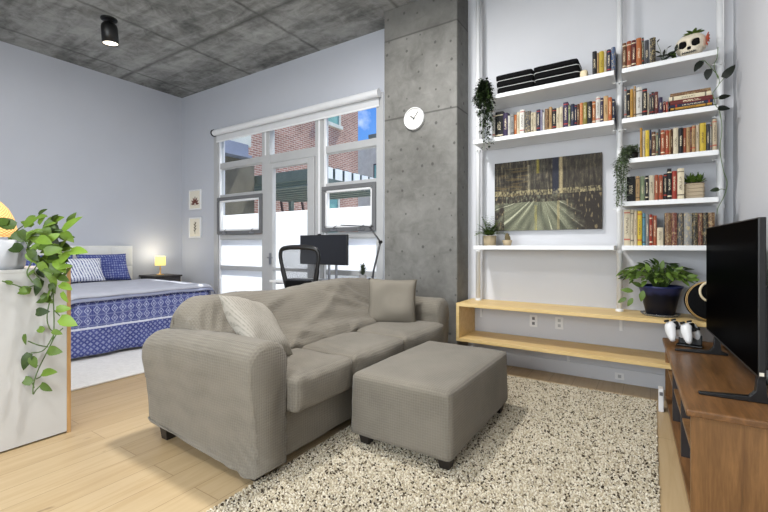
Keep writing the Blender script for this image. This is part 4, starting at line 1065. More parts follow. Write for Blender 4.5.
# mesh office chair
CHX, CHY = -3.03, 3.235
ch = thing('office_chair', 'black mesh office chair facing the desk', 'chair', (CHX, CHY, 0), rotz=math.radians(14)); ch.scale = (.86, 1, 1)
def back_pt(u, o=0):
    """closed outline of the back frame, u in 0..1"""
    pts = [(-.15,.66),(-.19,.80),(-.235,.98),(-.255,1.10),(-.225,1.165),(-.12,1.185),(0,1.188),(.12,1.185),(.225,1.165),(.255,1.10),(.235,.98),(.19,.80),(.15,.66),(.06,.63),(-.06,.63)]
    return pts
fr = bez([(x, z, 0) for x, z in back_pt(0)], 5)
ring = [Vector((p.x, -.20 - .10*(p.y-.62) - .10*(.5 - abs(p.x))*0 + .14*p.x*p.x, p.y)) for p in fr]
b = MB(); n = len(ring); vs = []; fs = []
for i, p in enumerate(ring):
    t = (ring[(i+1) % n]-ring[i-1]).normalized(); c = Vector((0, -.2, .9)); nrm = Vector((0, -1, .1)).normalized(); sd = t.cross(nrm).normalized()
    wdt = .020 + (.012 if p.z < .95 else .004)
    for k in range(10):
        w = 2*PI*k/10; vs.append(p + sd*math.cos(w)*wdt + nrm*math.sin(w)*.016)
for i in range(n):
    for k in range(10): fs.append((i*10+k, i*10+(k+1) % 10, ((i+1) % n)*10+(k+1) % 10, ((i+1) % n)*10+k))
b.add(vs, fs); b.build('back_frame', M['black'], ch, smooth=True, local=True)
# woven mesh: thin threads both ways inside the frame
b = MB()
def half(z):
    hs = sorted(ring, key=lambda p: abs(p.z-z))[:6]; return max(abs(p.x) for p in hs)
zz = .66
while zz < 1.17:
    h = half(zz); b.tube([Vector((h*(k/4-1), -.20-.10*(zz-.62)+.14*(h*(k/4-1))**2, zz)) for k in range(9)], .0016, 4, False); zz += .0095
xx = -.24
while xx < .245:
    zs = [z for z in [.64+.02*k for k in range(28)] if half(z) >= abs(xx)]
    if len(zs) > 2: b.tube([Vector((xx, -.20-.10*(z-.62)+.14*xx*xx, z)) for z in (zs[0], (zs[0]+zs[-1])/2, zs[-1])], .0016, 4, False)
    xx += .0095
b.build('mesh_panel', M['mesh'], ch, local=True)
b = MB().rbox((0, -.232, .765), (.185, .016, .085), .014, 10, fn=lambda p, u: Vector((p.x, p.y + .14*p.x*p.x - .10*p.z, p.z))); b.build('lumbar_pad', M['blackfab'], ch, smooth=True, local=True)
MB().rbox((0, .04, .475), (.25, .235, .035), .03, 10, (0, 0, .01)).build('seat', M['blackfab'], ch, smooth=True, local=True)
MB().tube([(0, -.19, .46), (0, -.245, .56), (0, -.25, .70), (0, -.225, .78)], [.03, .03, .026, .02], 10).build('spine', M['black'], ch, smooth=True, local=True)
MB().tube([(0, 0, .10), (0, 0, .44)], .026, 16).build('gas_column', M['darkgrey'], ch, smooth=True, local=True)
for s in (-1, 1):
    b = MB(); b.tube([(s*.24, .02, .46), (s*.285, .0, .52), (s*.29, .0, .64)], .016, 8); b.rbox((s*.29, .05, .655), (.04, .125, .016), .012, 4); b.build('armrest', M['black'], ch, smooth=True, local=True)
for k in range(5):
    w = k*2*PI/5 + .3; d = Vector((math.cos(w), math.sin(w), 0))
    lg = MB().tube([d*.02 + Vector((0, 0, .11)), d*.18 + Vector((0, 0, .10)), d*.30 + Vector((0, 0, .075))], [.026, .022, .016], 8).build('base_leg', M['black'], ch, smooth=True, local=True)
    cm = Matrix.Translation(d*.30 + Vector((0, 0, .028))) @ Matrix.Rotation(w+PI/2, 4, 'Z') @ Matrix.Rotation(PI/2, 4, 'Y')
    MB().lathe([(.028, -.02), (.028, .02)], 16, mx=cm).build('caster', M['black'], lg, local=True, bevel=.004)
# desk lamp with jointed arms
dl = thing('desk_lamp', 'dark grey jointed arm lamp on the desk beside the column', 'lamp', (-2.62, 3.80, .773))
MB().lathe([(.035, .773), (.035, .80), (.014, .806), (.014, .86)], 18, (-2.62, 3.80, 0)).build('base', M['darkgrey'], dl, smooth=False)
for k, s in enumerate((-.014, .014)):
    pass
MB().tube([(-2.62, 3.80, .85), (-2.605, 3.80, .93), (-2.515, 3.80, 1.245)], .012, 8).build('lower_arm', M['darkgrey'], dl, smooth=True)
MB().tube([(-2.515, 3.80, 1.245), (-2.66, 3.80, 1.415)], .010, 8).build('upper_arm', M['darkgrey'], dl, smooth=True)
MB().lathe([(.018, -.016), (.018, .016)], 14, mx=Matrix.Translation((-2.515, 3.80, 1.245)) @ Matrix.Rotation(PI/2, 4, 'X')).build('joint', M['black'], dl)
b = MB(); b.box(-3.07, -2.63, 3.782, 3.818, 1.412, 1.424, Matrix.Translation((-2.64, 3.8, 1.418)) @ Matrix.Rotation(math.radians(4), 4, 'Y') @ Matrix.Translation((2.64, -3.8, -1.418)))
b.build('light_bar', M['darkgrey'], dl, bevel=.003)
# ------------------------------------------------------------------ plants
def pot(name, prof, c, m, parent, n=28, label=None):
    return MB().lathe(prof, n, c, closed=False).build(name, m, parent, smooth=True, label=label)
def soil(c, r, z, parent): MB().lathe([(0, z-.01), (r, z-.01), (r, z), (r*.5, z+.006), (0, z+.008)], 20, c, closed=False).build('soil', M['soil'], parent, smooth=True)
def P(x, y, dep, ang): pass
sc_ = thing('potted_succulent', 'small succulent in a grey cement pot on the desk', 'plant', (-2.80, 3.86, .773))
c = Vector((-2.80, 3.86, 0))
pot('pot', [(0, .774), (.040, .774), (.046, .865), (.042, .865), (.040, .85), (0, .85)], c, M['concretepot'], sc_)
b = MB()
for k in range(46):
    w = k*2.4; e = (k % 9)/9; r = .008+.03*e; d = Vector((math.cos(w)*(.3+e), math.sin(w)*(.3+e), 1.15-e*.7))
    b.leaf(c + Vector((math.cos(w)*r*.5, math.sin(w)*r*.5, .86 + .11*(k/46)*(1-e*.3))), d, (0, 0, 1), rr(.04, .06), .026, rr(.1, .8), .1, .2, 'oval')
b.build('foliage', M['leafsage'], sc_, smooth=True)
MB().tube([c + Vector((0, 0, .85)), c + Vector((.004, 0, .97))], .006, 6).build('stem', M['stem'], sc_)

# white room divider with the pothos on it
dv = thing('divider_unit', 'white backed shelf unit with an oak edge, carrying the pothos', 'cabinet', (-3.40, .3, 0))
MB().box(-3.155, -3.141, -.7, 1.098, .012, 1.058).build('back_panel', M['panelwhite'], dv)
MB().box(-3.66, -3.139, 1.099, 1.120, .0, 1.060).build('oak_side', M['oakedge'], dv, label='oak side panel', bevel=.001)
MB().box(-3.66, -3.139, -.721, -.70, .0, 1.060).build('oak_side', M['oakedge'], dv, label='oak side panel')
MB().box(-3.66, -3.139, -.70, 1.099, 1.040, 1.060).build('top', M['panelwhite'], dv, bevel=.002)
for z in (.012, .36, .70): MB().box(-3.655, -3.156, -.70, 1.098, z, z+.018).build('shelf_board', M['white'], dv)
MB().box(-3.655, -3.156, .19, .208, .03, 1.04).build('upright', M['white'], dv)
wl = thing('wicker_lamp', 'glowing wicker table lamp behind the pothos on the divider', 'lamp', (-3.525, .835, 1.061))
MB().lathe([(.065, 1.061), (.065, 1.075), (.016, 1.085), (.012, 1.30)], 20, (-3.525, .835, 0)).build('base', M['darkwood'], wl, smooth=True)
lo = Vector((-3.525, .835, 1.26)); b = MB().lathe([(.122, 0), (.118, .05), (.102, .12), (.075, .18), (.04, .222), (.018, .232)], 40, closed=False)
shd = b.build('lamp_shade', M['wicker'], wl, smooth=True, local=True, solid=.003); shd.location = lo - wl.location
po = thing('potted_pothos', 'trailing pothos in a pale grey pot on the white divider', 'plant', (-3.272, .815, 1.061))
pc = Vector((-3.272, .815, 0))
pot('pot', [(0, 1.061), (.100, 1.061), (.112, 1.09), (.122, 1.235), (.115, 1.238), (.112, 1.215), (0, 1.21)], pc, M['greypot'], po, 36)
soil(pc, .111, 1.216, po)
# (x, y in the photograph, leaf length m, direction in the picture plane deg, depth plane X, shade)
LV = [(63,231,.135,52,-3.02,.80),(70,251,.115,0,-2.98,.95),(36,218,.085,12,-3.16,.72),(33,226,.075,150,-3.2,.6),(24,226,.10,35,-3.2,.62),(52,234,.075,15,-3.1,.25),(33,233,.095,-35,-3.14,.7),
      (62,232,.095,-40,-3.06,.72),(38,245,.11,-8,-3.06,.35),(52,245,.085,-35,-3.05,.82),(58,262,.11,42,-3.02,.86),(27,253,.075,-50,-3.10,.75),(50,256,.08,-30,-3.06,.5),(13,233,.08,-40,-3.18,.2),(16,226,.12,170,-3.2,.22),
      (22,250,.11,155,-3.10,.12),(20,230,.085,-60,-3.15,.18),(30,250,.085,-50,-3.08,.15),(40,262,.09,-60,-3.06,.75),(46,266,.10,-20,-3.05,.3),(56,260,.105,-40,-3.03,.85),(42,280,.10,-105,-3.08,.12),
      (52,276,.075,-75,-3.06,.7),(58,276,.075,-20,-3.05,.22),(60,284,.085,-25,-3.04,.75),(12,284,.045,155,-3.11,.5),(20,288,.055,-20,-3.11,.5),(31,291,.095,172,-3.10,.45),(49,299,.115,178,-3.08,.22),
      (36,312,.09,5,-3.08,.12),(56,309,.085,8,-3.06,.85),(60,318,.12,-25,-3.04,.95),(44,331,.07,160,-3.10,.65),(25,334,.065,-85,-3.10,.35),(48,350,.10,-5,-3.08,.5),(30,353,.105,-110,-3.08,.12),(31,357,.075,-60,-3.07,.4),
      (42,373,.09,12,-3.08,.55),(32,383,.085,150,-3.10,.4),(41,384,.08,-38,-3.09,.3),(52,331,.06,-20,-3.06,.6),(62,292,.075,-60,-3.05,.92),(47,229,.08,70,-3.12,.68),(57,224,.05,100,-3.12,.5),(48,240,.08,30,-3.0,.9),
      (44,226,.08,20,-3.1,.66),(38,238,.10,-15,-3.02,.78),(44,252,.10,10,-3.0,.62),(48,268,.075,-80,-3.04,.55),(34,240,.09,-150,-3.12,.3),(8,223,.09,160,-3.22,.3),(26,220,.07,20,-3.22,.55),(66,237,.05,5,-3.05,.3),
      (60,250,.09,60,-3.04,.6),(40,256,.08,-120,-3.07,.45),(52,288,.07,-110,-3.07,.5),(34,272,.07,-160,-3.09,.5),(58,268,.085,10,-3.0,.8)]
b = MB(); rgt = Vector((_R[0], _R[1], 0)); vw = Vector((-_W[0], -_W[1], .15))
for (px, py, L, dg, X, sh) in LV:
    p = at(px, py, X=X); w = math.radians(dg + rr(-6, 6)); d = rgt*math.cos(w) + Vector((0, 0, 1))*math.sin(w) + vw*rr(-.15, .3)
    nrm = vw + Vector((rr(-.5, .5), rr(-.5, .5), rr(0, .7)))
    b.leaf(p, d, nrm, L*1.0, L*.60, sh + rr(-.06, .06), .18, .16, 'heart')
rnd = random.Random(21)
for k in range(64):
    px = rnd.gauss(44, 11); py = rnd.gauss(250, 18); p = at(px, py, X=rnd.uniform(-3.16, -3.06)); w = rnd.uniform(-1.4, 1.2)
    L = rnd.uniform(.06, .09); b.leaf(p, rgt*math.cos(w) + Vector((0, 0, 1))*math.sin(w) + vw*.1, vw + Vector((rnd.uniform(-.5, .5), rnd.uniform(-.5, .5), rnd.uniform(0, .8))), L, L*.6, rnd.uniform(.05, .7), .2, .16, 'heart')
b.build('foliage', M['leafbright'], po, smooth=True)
def vine(pts, r=.0038, X=-3.10):
    q = [at(x, y, X=X if len(e) == 0 else e[0]) for x, y, *e in pts]; out = []
    for i in range(len(q)-1):
        p0, p1, p2, p3 = q[max(i-1, 0)], q[i], q[i+1], q[min(i+2, len(q)-1)]
        for j in range(5):
            t = j/5; out.append(.5*((2*p1)+(p2-p0)*t+(2*p0-5*p1+4*p2-p3)*t*t+(3*p1-p0-3*p2+p3)*t**3))
    out.append(q[-1]); return out
b = MB()
for pts in ([(8,240,-3.26),(24,240,-3.16),(32,258,-3.10),(27,272),(31,280),(36,285)], [(8,238,-3.26),(36,240,-3.12),(52,262,-3.08),(53,290),(54,320),(53,338),(47,352),(39,368),(34,382),(33,394),(36,390),(42,384)],
            [(10,239,-3.26),(40,236,-3.1),(56,250,-3.06),(57,275),(50,300),(47,318),(50,329),(55,331)], [(24,288),(12,284),(2,281)], [(36,285),(24,288),(18,286)], [(48,347),(38,345),(28,341)],[(54,334),(44,350),(31,353)],
            [(50,346),(56,335),(63,328)],[(38,366),(33,364),(29,361)],[(36,379),(40,377),(43,374)],[(34,388),(33,384),(32,383)],[(54,310),(60,316)],[(53,300),(49,299)],[(8,240,-3.26),(20,228,-3.22),(36,219,-3.18)],
            [(8,238,-3.26),(40,230,-3.14),(62,231,-3.04)],[(52,262,-3.08),(60,256,-3.04),(70,251,-3.0)],[(42,280),(36,275),(34,270),(40,262)]):
    b.tube(vine(pts), .0036, 6)
b.build('vine_stem', M['stem'], po, smooth=True)
# ------------------------------------------------------------------ TV stand, television, controllers
RZ = math.radians(1.87)
ts = thing('tv_stand', 'walnut open fronted TV stand beside the rug', 'tv stand', (.142, 2.217, 0), rotz=RZ)
L_, D_ = 1.60, .375
MB().box(-.012, D_, -.015, L_+.012, .462, .495).build('top', M['walnut'], ts, bevel=.008, local=True)
for y in (0, L_-.03): MB().box(.006, D_-.01, y, y+.03, .03, .462).build('end_panel', M['walnutend'], ts, bevel=.003, local=True)
for y in (.52, 1.05): MB().box(.015, D_-.03, y, y+.025, .06, .462).build('divider', M['darkwood'], ts, bevel=.002, local=True)  # dark tone puts the shade of the open compartments into the wood
MB().box(.006, D_-.015, .03, L_-.03, .03, .06).build('bottom_board', M['walnut'], ts, bevel=.003, local=True)
for y0, y1 in ((.03, .52), (.545, 1.05), (1.075, L_-.03)): MB().box(.02, D_-.03, y0, y1, .25, .272).build('inner_shelf', M['walnutend'], ts, bevel=.002, local=True)
MB().box(D_-.03, D_-.02, .03, L_-.03, .06, .462).build('back_board', M['darkwood'], ts, local=True)  # darkened as well, for the shade at the back of the openings
for x in (.04, D_-.05):
    for y in (.05, L_-.06): MB().box(x-.02, x+.02, y-.02, y+.02, 0, .03).build('foot', M['walnutend'], ts, local=True)
def on_stand(x, y): return Vector((.142 + x*math.cos(RZ) - y*math.sin(RZ), 2.217 + x*math.sin(RZ) + y*math.cos(RZ), 0))
for k, (y, h, c, lb) in enumerate(((.84, .165, (208, 196, 160), 'cream record box standing inside the TV stand beside a divider'), (.90, .15, (120, 60, 44), 'rust coloured box standing inside the TV stand behind the cream one'))):
    p = on_stand(.05, y); t = thing('media_box', lb, 'box', (p.x, p.y, .061), rotz=RZ)
    MB().box(0, .2, 0, .045, 0, h).build('case', pm('box_card_%s' % ('cream', 'rust')[k], c, .7, .08, 20), t, local=True, bevel=.002)
    MB().box(-.002, .0, .006, .039, h*.55, h*.8).build('label_strip', M['paper'], t, local=True)
wb_ = thing('white_box', 'slim white box on the floor against the TV stand', 'box', (.065, 3.62, 0))
MB().box(.050, .082, 3.57, 3.66, .0, .165).build('case', M['plastic'], wb_, bevel=.006)
MB().box(.056, .076, 3.5685, 3.571, .12, .145).build('vent_face', M['sash'], wb_)

TRZ = math.atan2(.07, 1.22)
tv = thing('television', 'large black flat television on the walnut stand', 'television', (.40, 2.42, .496), rotz=TRZ)
MB().box(0, .028, 0, 1.225, .118, .832).build('panel', M['black'], tv, bevel=.004, local=True)
MB().box(-.0015, .002, .008, 1.217, .132, .825).build('screen', M['screen'], tv, local=True, label='glossy black screen')
MB().box(.028, .075, .12, 1.10, .13, .52).build('rear_housing', M['black'], tv, bevel=.012, local=True)
for y in (.05, .985):
    b = MB(); b.loft([[Vector((x_, y-w_, 0)), Vector((x_, y+w_, 0)), Vector((x_, y+w_, h_)), Vector((x_, y-w_, h_))] for x_, w_, h_ in ((-.205, .012, .012), (-.02, .016, .024), (.0, .016, .05), (.006, .016, .125), (.03, .016, .125), (.04, .016, .03), (.075, .012, .012))])
    b.build('foot', M['black'], tv, bevel=.003, local=True)
MB().box(.004, .02, -.0016, .0, .13, .145).build('sticker', M['paper'], tv, local=True, label='small white sticker')

dock = thing('charging_dock', 'black charging dock under the white game controllers', 'dock', (.222, 3.56, .496), rotz=math.radians(-12))
MB().box(-.070, .080, -.01, .045, 0, .014).build('base', M['black'], dock, bevel=.006, local=True)
MB().box(-.060, .075, .024, .04, .012, .085).build('cradle', M['black'], dock, bevel=.006, local=True)
def controller(dx, label):
    t = thing('game_controller', label, 'controller', (dock.location.x + dx + .005, dock.location.y - .03 + dx*-.2, .484), 'white game controllers', rotz=math.radians(62)); t.scale = (.98, 1.1, 1.25); t.rotation_euler.x = math.radians(-20)
    b = MB()
    sec = []
    for i in range(25):      # body swept across its width, grips drop at both ends
        u = i/24*2-1; a = abs(u)
        drop = 0 if a < .45 else ((a-.45)/.55)**1.5*.085; h = .050 if a < .45 else .050 + .012*math.sin(min(1, (a-.45)/.3)*PI*.5) - .034*max(0, (a-.72)/.28)
        w = .026 + .006*math.sin(min(1, a)*PI) - .014*max(0, (a-.8)/.2)
        cx_ = u*.074; cz = .128 - drop*1.0
        n_ = Vector((math.copysign(min(1, max(0, (a-.4)/.6)), u), 0, 1 - .55*max(0, (a-.4)/.6))).normalized()
        sec.append([Vector((cx_, math.cos(q)*w, cz)) + n_*math.sin(q)*h*.52 for q in [2*PI*k/16 for k in range(16)]])
    b.loft(sec); b.build('shell', M['plastic'], t, smooth=True, local=True, subsurf=1)
    MB().rbox((0, -.016, .125), (.030, .014, .024), .008, 5).build('touch_face', M['black'], t, smooth=True, local=True)
    for s in (-1, 1):
        MB().lathe([(.004, 0), (.005, .012), (.010, .014), (.010, .018), (0, .019)], 14, mx=Matrix.Translation((s*.026, -.027, .112)) @ Matrix.Rotation(PI/2, 4, 'X'), closed=False).build('thumb_stick', M['black'], t, smooth=True, local=True)
        b = MB().rbox((s*.048, .004, .158), (.014, .012, .006), .005, 3); b.build('trigger', M['black'], t, smooth=True, local=True)
    return t
controller(-.045, 'white game controller on the dock, farther from the television'); controller(.045, 'white game controller on the dock, next to the television')

bag = thing('round_bag', 'round black bag with tan rim on the bench behind the television', 'bag', (.355, 3.84, .648))
bmx = Matrix.Translation((.355, 3.84, .792)) @ Matrix.Rotation(math.radians(-8), 4, 'X') @ Matrix.Rotation(math.radians(12), 4, 'Z') @ Matrix.Rotation(PI/2, 4, 'X')
MB().lathe([(0, .058), (.10, .055), (.128, .046), (.139, .03), (.139, -.03), (.128, -.046), (.10, -.055), (0, -.058)], 48, mx=bmx, closed=False).build('body', M['blackfab'], bag, smooth=True)
for zz in (.040, .026):
    b = MB(); rr_ = .137 if zz > .03 else .1415; b.tube([bmx @ Vector((math.cos(w)*rr_, math.sin(w)*rr_, zz)) for w in [2*PI*k/48 for k in range(49)]], .0028, 7); b.build('rim', M['gold'], bag, smooth=True, label='tan rim')
b = MB(); b.tube([bmx @ Vector((-.005 - .062*math.sin(w), .068*math.cos(w)+.066, .062+.010*math.sin(w))) for w in [PI*k/20 for k in range(21)]], .0085, 8)
b.build('strap', M['cream'], bag, smooth=True, label='cream strap')
MB().box(-.02, .02, -.002, .002, .058, .0605, bmx @ Matrix.Translation((.02, -.02, 0))).build('clasp', M['steel'], bag)

# ------------------------------------------------------------------ big plant on the bench
bp = thing('potted_plant', 'bushy green plant in a navy glazed pot on the pine bench', 'plant', (.065, 3.93, .648)); c = Vector((.065, 3.93, 0))
sau = MB().lathe([(0, .649), (.115, .649), (.135, .668), (.132, .668), (.112, .653), (0, .653)], 36, c, closed=False).build('saucer', M['clear'], bp, smooth=True)
M['navypot'] = (lambda t: (t.bump(t.noise(t.coord(), 14, 3), .1, .002), t.set(t.ramp(t.math('ADD', t.sep(t.coord())[2], t.math('MULTIPLY', t.noise(t.coord(), 16, 3), .05)), [(.19, srgb(16, 17, 28)), (.225, srgb(44, 50, 92))]), .35, 0, .3))[1])(NT('navy_glaze'))
MB().lathe([(0, .656), (.090, .656), (.097, .664), (.125, .80), (.145, .868), (.153, .872), (.153, .886), (.142, .886), (.134, .855), (0, .85)], 40, closed=False, c=(c.x, c.y, 0)).build('pot', M['navypot'], bp, smooth=True)
soil(c, .12, .862, bp)
b = MB(); sb = MB(); rnd = random.Random(5)
for k in range(230):
    w = rnd.random()*2*PI; e = rnd.random()**.6; r = .04 + .19*e; zt = 1.05 - .08*e**1.6 + rnd.uniform(-.05, .02)
    y = math.sin(w)*r*.72; y = min(y, .16)
    p = c + Vector((math.cos(w)*r*(.78 if math.cos(w) > 0 else 1.1), y, zt)); d = Vector((math.cos(w)*(.4+e), math.sin(w)*(.4+e)*.8 - .35, rnd.uniform(-.5, .65) - .25*e))
    L = rnd.uniform(.05, .08); b.leaf(p, d, (0, -.4, 1), L, L*.46, rnd.uniform(.05, .95), .25, .25, 'lance')
    if k % 4 == 0: sb.tube([c + Vector((math.cos(w)*.03, math.sin(w)*.03, .86)), c + Vector((math.cos(w)*r*.5, y*.5, .96)), p], .0028, 5)
for (px, py, dg) in ((622,300,-150),(627,290,170),(630,302,-120),(642,296,-100),(668,296,-80),(655,300,-95),(637,284,150),(648,268,110),(662,265,80),(678,270,50),(692,276,20),(632,276,160),(694,279,0)):
    p = at(px, py, Y=3.84); w = math.radians(dg); L = rnd.uniform(.07, .095)
    b.leaf(p - Vector((math.cos(w), 0, math.sin(w)))*L*.5, (math.cos(w), -.2, math.sin(w)), (0, -.9, .5), L, L*.5, rnd.uniform(.3, 1), .2, .2, 'lance')
b.build('foliage', M['leafmid'], bp, smooth=True); sb.build('stem', M['stem'], bp, smooth=True)

# ------------------------------------------------------------------ small plants on the shelves
def fern(c, z, n, L0, L1, b, rnd, m=8):
    for k in range(n):
        w = k*2.4 + rnd.random(); e = rnd.uniform(.25, 1); L = rnd.uniform(L0, L1); pts = []
        for j in range(m+1):
            t = j/m; pts.append(c + Vector((math.cos(w)*L*e*t*.95, math.sin(w)*L*e*t*.7, z + L*(1.2-e*.55)*t - L*.55*e*t*t)))
        for j in range(1, m+1):
            d = (pts[j]-pts[j-1]).normalized(); sd = d.cross(Vector((0, 0, 1))).normalized(); q = (1-j/m*.6)
            for s in (-1, 1): b.leaf(pts[j], sd*s + d*.6, (0, 0, 1), .042*q+.008, .020*q+.005, rnd.uniform(.1, .9), .15, .1, 'oval')
fp = thing('potted_fern', 'small fern in a beige pot below the painting', 'plant', (-1.325, 3.95, 1.204)); c = Vector((-1.325, 3.95, 0))
pot('pot', [(0, 1.205), (.058, 1.205), (.064, 1.30), (.058, 1.302), (.056, 1.29), (0, 1.288)], c, M['beigepot'], fp); soil(c, .055, 1.292, fp)
b = MB(); fern(c, 1.292, 40, .15, .23, b, random.Random(8)); b.build('foliage', M['leafmid'], fp, smooth=True)
cp = thing('potted_cactus', 'tiny cactus in a low beige bowl beside the fern', 'plant', (-1.150, 3.94, 1.204)); c = Vector((-1.150, 3.94, 0))
pot('bowl', [(0, 1.205), (.034, 1.205), (.048, 1.255), (.043, 1.257), (.04, 1.245), (0, 1.243)], c, M['beigepot'], cp); soil(c, .04, 1.246, cp)
b = MB(); b.lathe([(.016, 1.24), (.022, 1.27), (.02, 1.30), (.010, 1.322), (0, 1.328)], 12, c, closed=False); b.lathe([(.009, 1.25), (.012, 1.27), (.008, 1.29), (0, 1.294)], 10, (c.x+.022, c.y-.004, 0), closed=False)
for k in range(60):
    w = k*2.4; z = 1.25 + .075*(k/60); r = .021*(1-max(0, k/60-.6)); b.tube([c + Vector((math.cos(w)*r, math.sin(w)*r, z)), c + Vector((math.cos(w)*(r+.008), math.sin(w)*(r+.008), z+.004))], .0008, 3)
b.build('cactus_stem', pm('olive_cactus', (104, 92, 62), .8, .25, 60, .3), cp, smooth=True)
wp = thing('woven_planter', 'succulent in a rectangular woven beige planter beside the upright books', 'plant', (.28, 3.93, 1.557))
M['woven'] = (lambda t: (lambda x, y, z: t.set(t.mix(t.math('MULTIPLY', t.math('SINE', t.math('MULTIPLY', z, 420)), t.math('SINE', t.math('MULTIPLY', t.math('ADD', x, y), 260))), srgb(176, 160, 136), srgb(140, 124, 102)), .85))(*[t.sep(t.coord())[k] for k in range(3)]))(NT('woven_seagrass'))
b = MB(); b.rbox((.282, 3.925, 1.618), (.058, .050, .060), .012, 8); b.build('basket', M['woven'], wp, smooth=True)
for z in (1.585, 1.612, 1.640, 1.668):
    MB().tube([(.222, 3.873, z), (.342, 3.873, z), (.342, 3.977, z), (.222, 3.977, z), (.222, 3.873, z)], .0035, 6).build('weave_band', M['woven'], wp, smooth=True)
MB().box(.228, .336, 3.88, 3.97, 1.672, 1.682).build('soil', M['soil'], wp)
b = MB(); rnd = random.Random(4)
for cx_ in (.25, .284, .318):
    for k in range(22):
        w = k*2.4; e = k/22; d = Vector((math.cos(w)*(.25+e), math.sin(w)*(.25+e), 1.35-e))
        b.leaf(Vector((cx_, 3.925, 1.68)) + d*.004, d, (0, 0, 1), rnd.uniform(.05, .095)*(1-.25*e), .019, rnd.uniform(.1, .85), -.05, .5, 'lance')
b.build('foliage', M['leafmid'], wp, smooth=True)
def hanging(root_c, z, pts_list, leafL, b, sb, rnd, dens=70, spread=.016, kind='oval'):
    for pts in pts_list:
        sb.tube(pts, .0016, 5); Ltot = sum((pts[i+1]-pts[i]).length for i in range(len(pts)-1)); n = max(3, int(Ltot*dens))
        for k in range(n):
            t = k/n*(len(pts)-1); i = min(int(t), len(pts)-2); p = pts[i].lerp(pts[i+1], t-i)
            w = rnd.random()*2*PI; d = Vector((math.cos(w), math.sin(w)*.8, rnd.uniform(-.7, .3)))
            L = leafL*rnd.uniform(.7, 1.2); b.leaf(p + d*spread*rnd.random(), d, (0, -.3, 1), L, L*.6, rnd.uniform(.05, .95), .2, .15, kind)
# dark ivy at the end of the wide top shelf
iv = thing('trailing_ivy', 'dark trailing ivy hanging off the end of the wide top shelf', 'plant', (-1.345, 3.93, 2.625)); c = Vector((-1.345, 3.93, 0))
pot('pot', [(0, 2.626), (.045, 2.626), (.055, 2.70), (.05, 2.702), (.048, 2.69), (0, 2.688)], c, M['black'], iv); soil(c, .047, 2.69, iv)
rnd = random.Random(12); b = MB(); sb = MB(); pl = []
for k in range(26):
    e0 = c + Vector((rnd.uniform(-.02, .02), rnd.uniform(-.02, .02), 2.69)); x = rnd.uniform(474, 494); y1 = rnd.uniform(92, 110)
    m_ = at((x+485)/2, rnd.uniform(78, 90), Y=3.83); e1 = at(x, y1, Y=rnd.uniform(3.72, 3.79)); pl.append([e0, m_, (m_+e1)/2 + Vector((0, -.02, .01)), e1])
for (x, y1) in ((480,128),(484,150),(487,140),(490,134),(493,126),(482,136),(486,120),(489,146),(478,116),(491,118)):
    e0 = c + Vector((0, -.03, 2.69)); m_ = at(485, 84, Y=3.80); e = at(x, y1, Y=3.765); q = at((x+485)/2, 100, Y=3.755); pl.append([e0, m_, q, (q+e)/2 + Vector((rnd.uniform(-.01, .01), 0, 0)), e])
hanging(c, 0, pl, .036, b, sb, rnd, 110, .026)
b.build('foliage', M['leafdark'], iv, smooth=True); sb.build('stem', M['stem'], iv)
# sage coloured trailing plant on the narrow third shelf
sg = thing('trailing_sage_plant', 'grey green plant trailing over the pole from the narrow third shelf', 'plant', (-.125, 3.90, 1.898)); c = Vector((-.125, 3.90, 0))
pot('pot', [(0, 1.899), (.038, 1.899), (.047, 1.955), (.043, 1.956), (.04, 1.945), (0, 1.943)], c, M['black'], sg); soil(c, .04, 1.946, sg)
b = MB(); sb = MB(); pl = []
for k in range(40):
    w = rnd.random()*2*PI; r = rnd.uniform(.02, .075); e0 = c + Vector((0, 0, 1.945)); e1 = c + Vector((math.cos(w)*r, math.sin(w)*r*.9 - .01, rnd.uniform(1.95, 2.035))); pl.append([e0, (e0+e1)/2 + Vector((0, 0, .03)), e1])
for k in range(16):
    x = rnd.uniform(615, 627); y1 = rnd.uniform(168, 208) if k > 2 else 206; e0 = c + Vector((-.01, -.03, 1.95)); m_ = at(rnd.uniform(622, 632), 149, Y=3.82); q = at(x+1, 162, Y=3.765); e = at(x, y1, Y=3.77)
    pl.append([e0, m_, q, (q+e)/2, e])
hanging(c, 0, pl, .022, b, sb, rnd, 150, .016)
b.build('foliage', M['leafsage'], sg, smooth=True); sb.build('stem', M['stem'], sg)
# low dark plant beside the skull
ld = thing('low_leafy_plant', 'small dark plant in a low black dish between books and skull', 'plant', (.085, 3.91, 2.625)); c = Vector((.085, 3.91, 0))
pot('dish', [(0, 2.626), (.040, 2.626), (.052, 2.648), (.047, 2.65), (.04, 2.64), (0, 2.64)], c, M['black'], ld); soil(c, .042, 2.641, ld)
b = MB(); sb = MB()
for (px, py, dg, L) in ((661,56,170,.06),(666,55,-10,.06),(670,53,20,.06),(674,52,40,.055),(658,52,140,.05),(668,57,-160,.06),(664,53,80,.05),(658,41,60,.032),(669,47,30,.032),(676,48,75,.05),(672,56,-20,.06)):
    p = at(px, py, Y=3.86); w = math.radians(dg); d = Vector((math.cos(w), -.2, math.sin(w)))
    b.leaf(p - d*L*.4, d, (0, -.8, .6), L, L*.42, rnd.uniform(.0, .6), .15, .15, 'lance'); sb.tube([c + Vector((0, 0, 2.64)), (c + Vector((0, 0, 2.66)) + p)/2, p - d*L*.4], .0016, 5)
b.build('foliage', M['leafdark'], ld, smooth=True); sb.build('stem', M['stem'], ld)
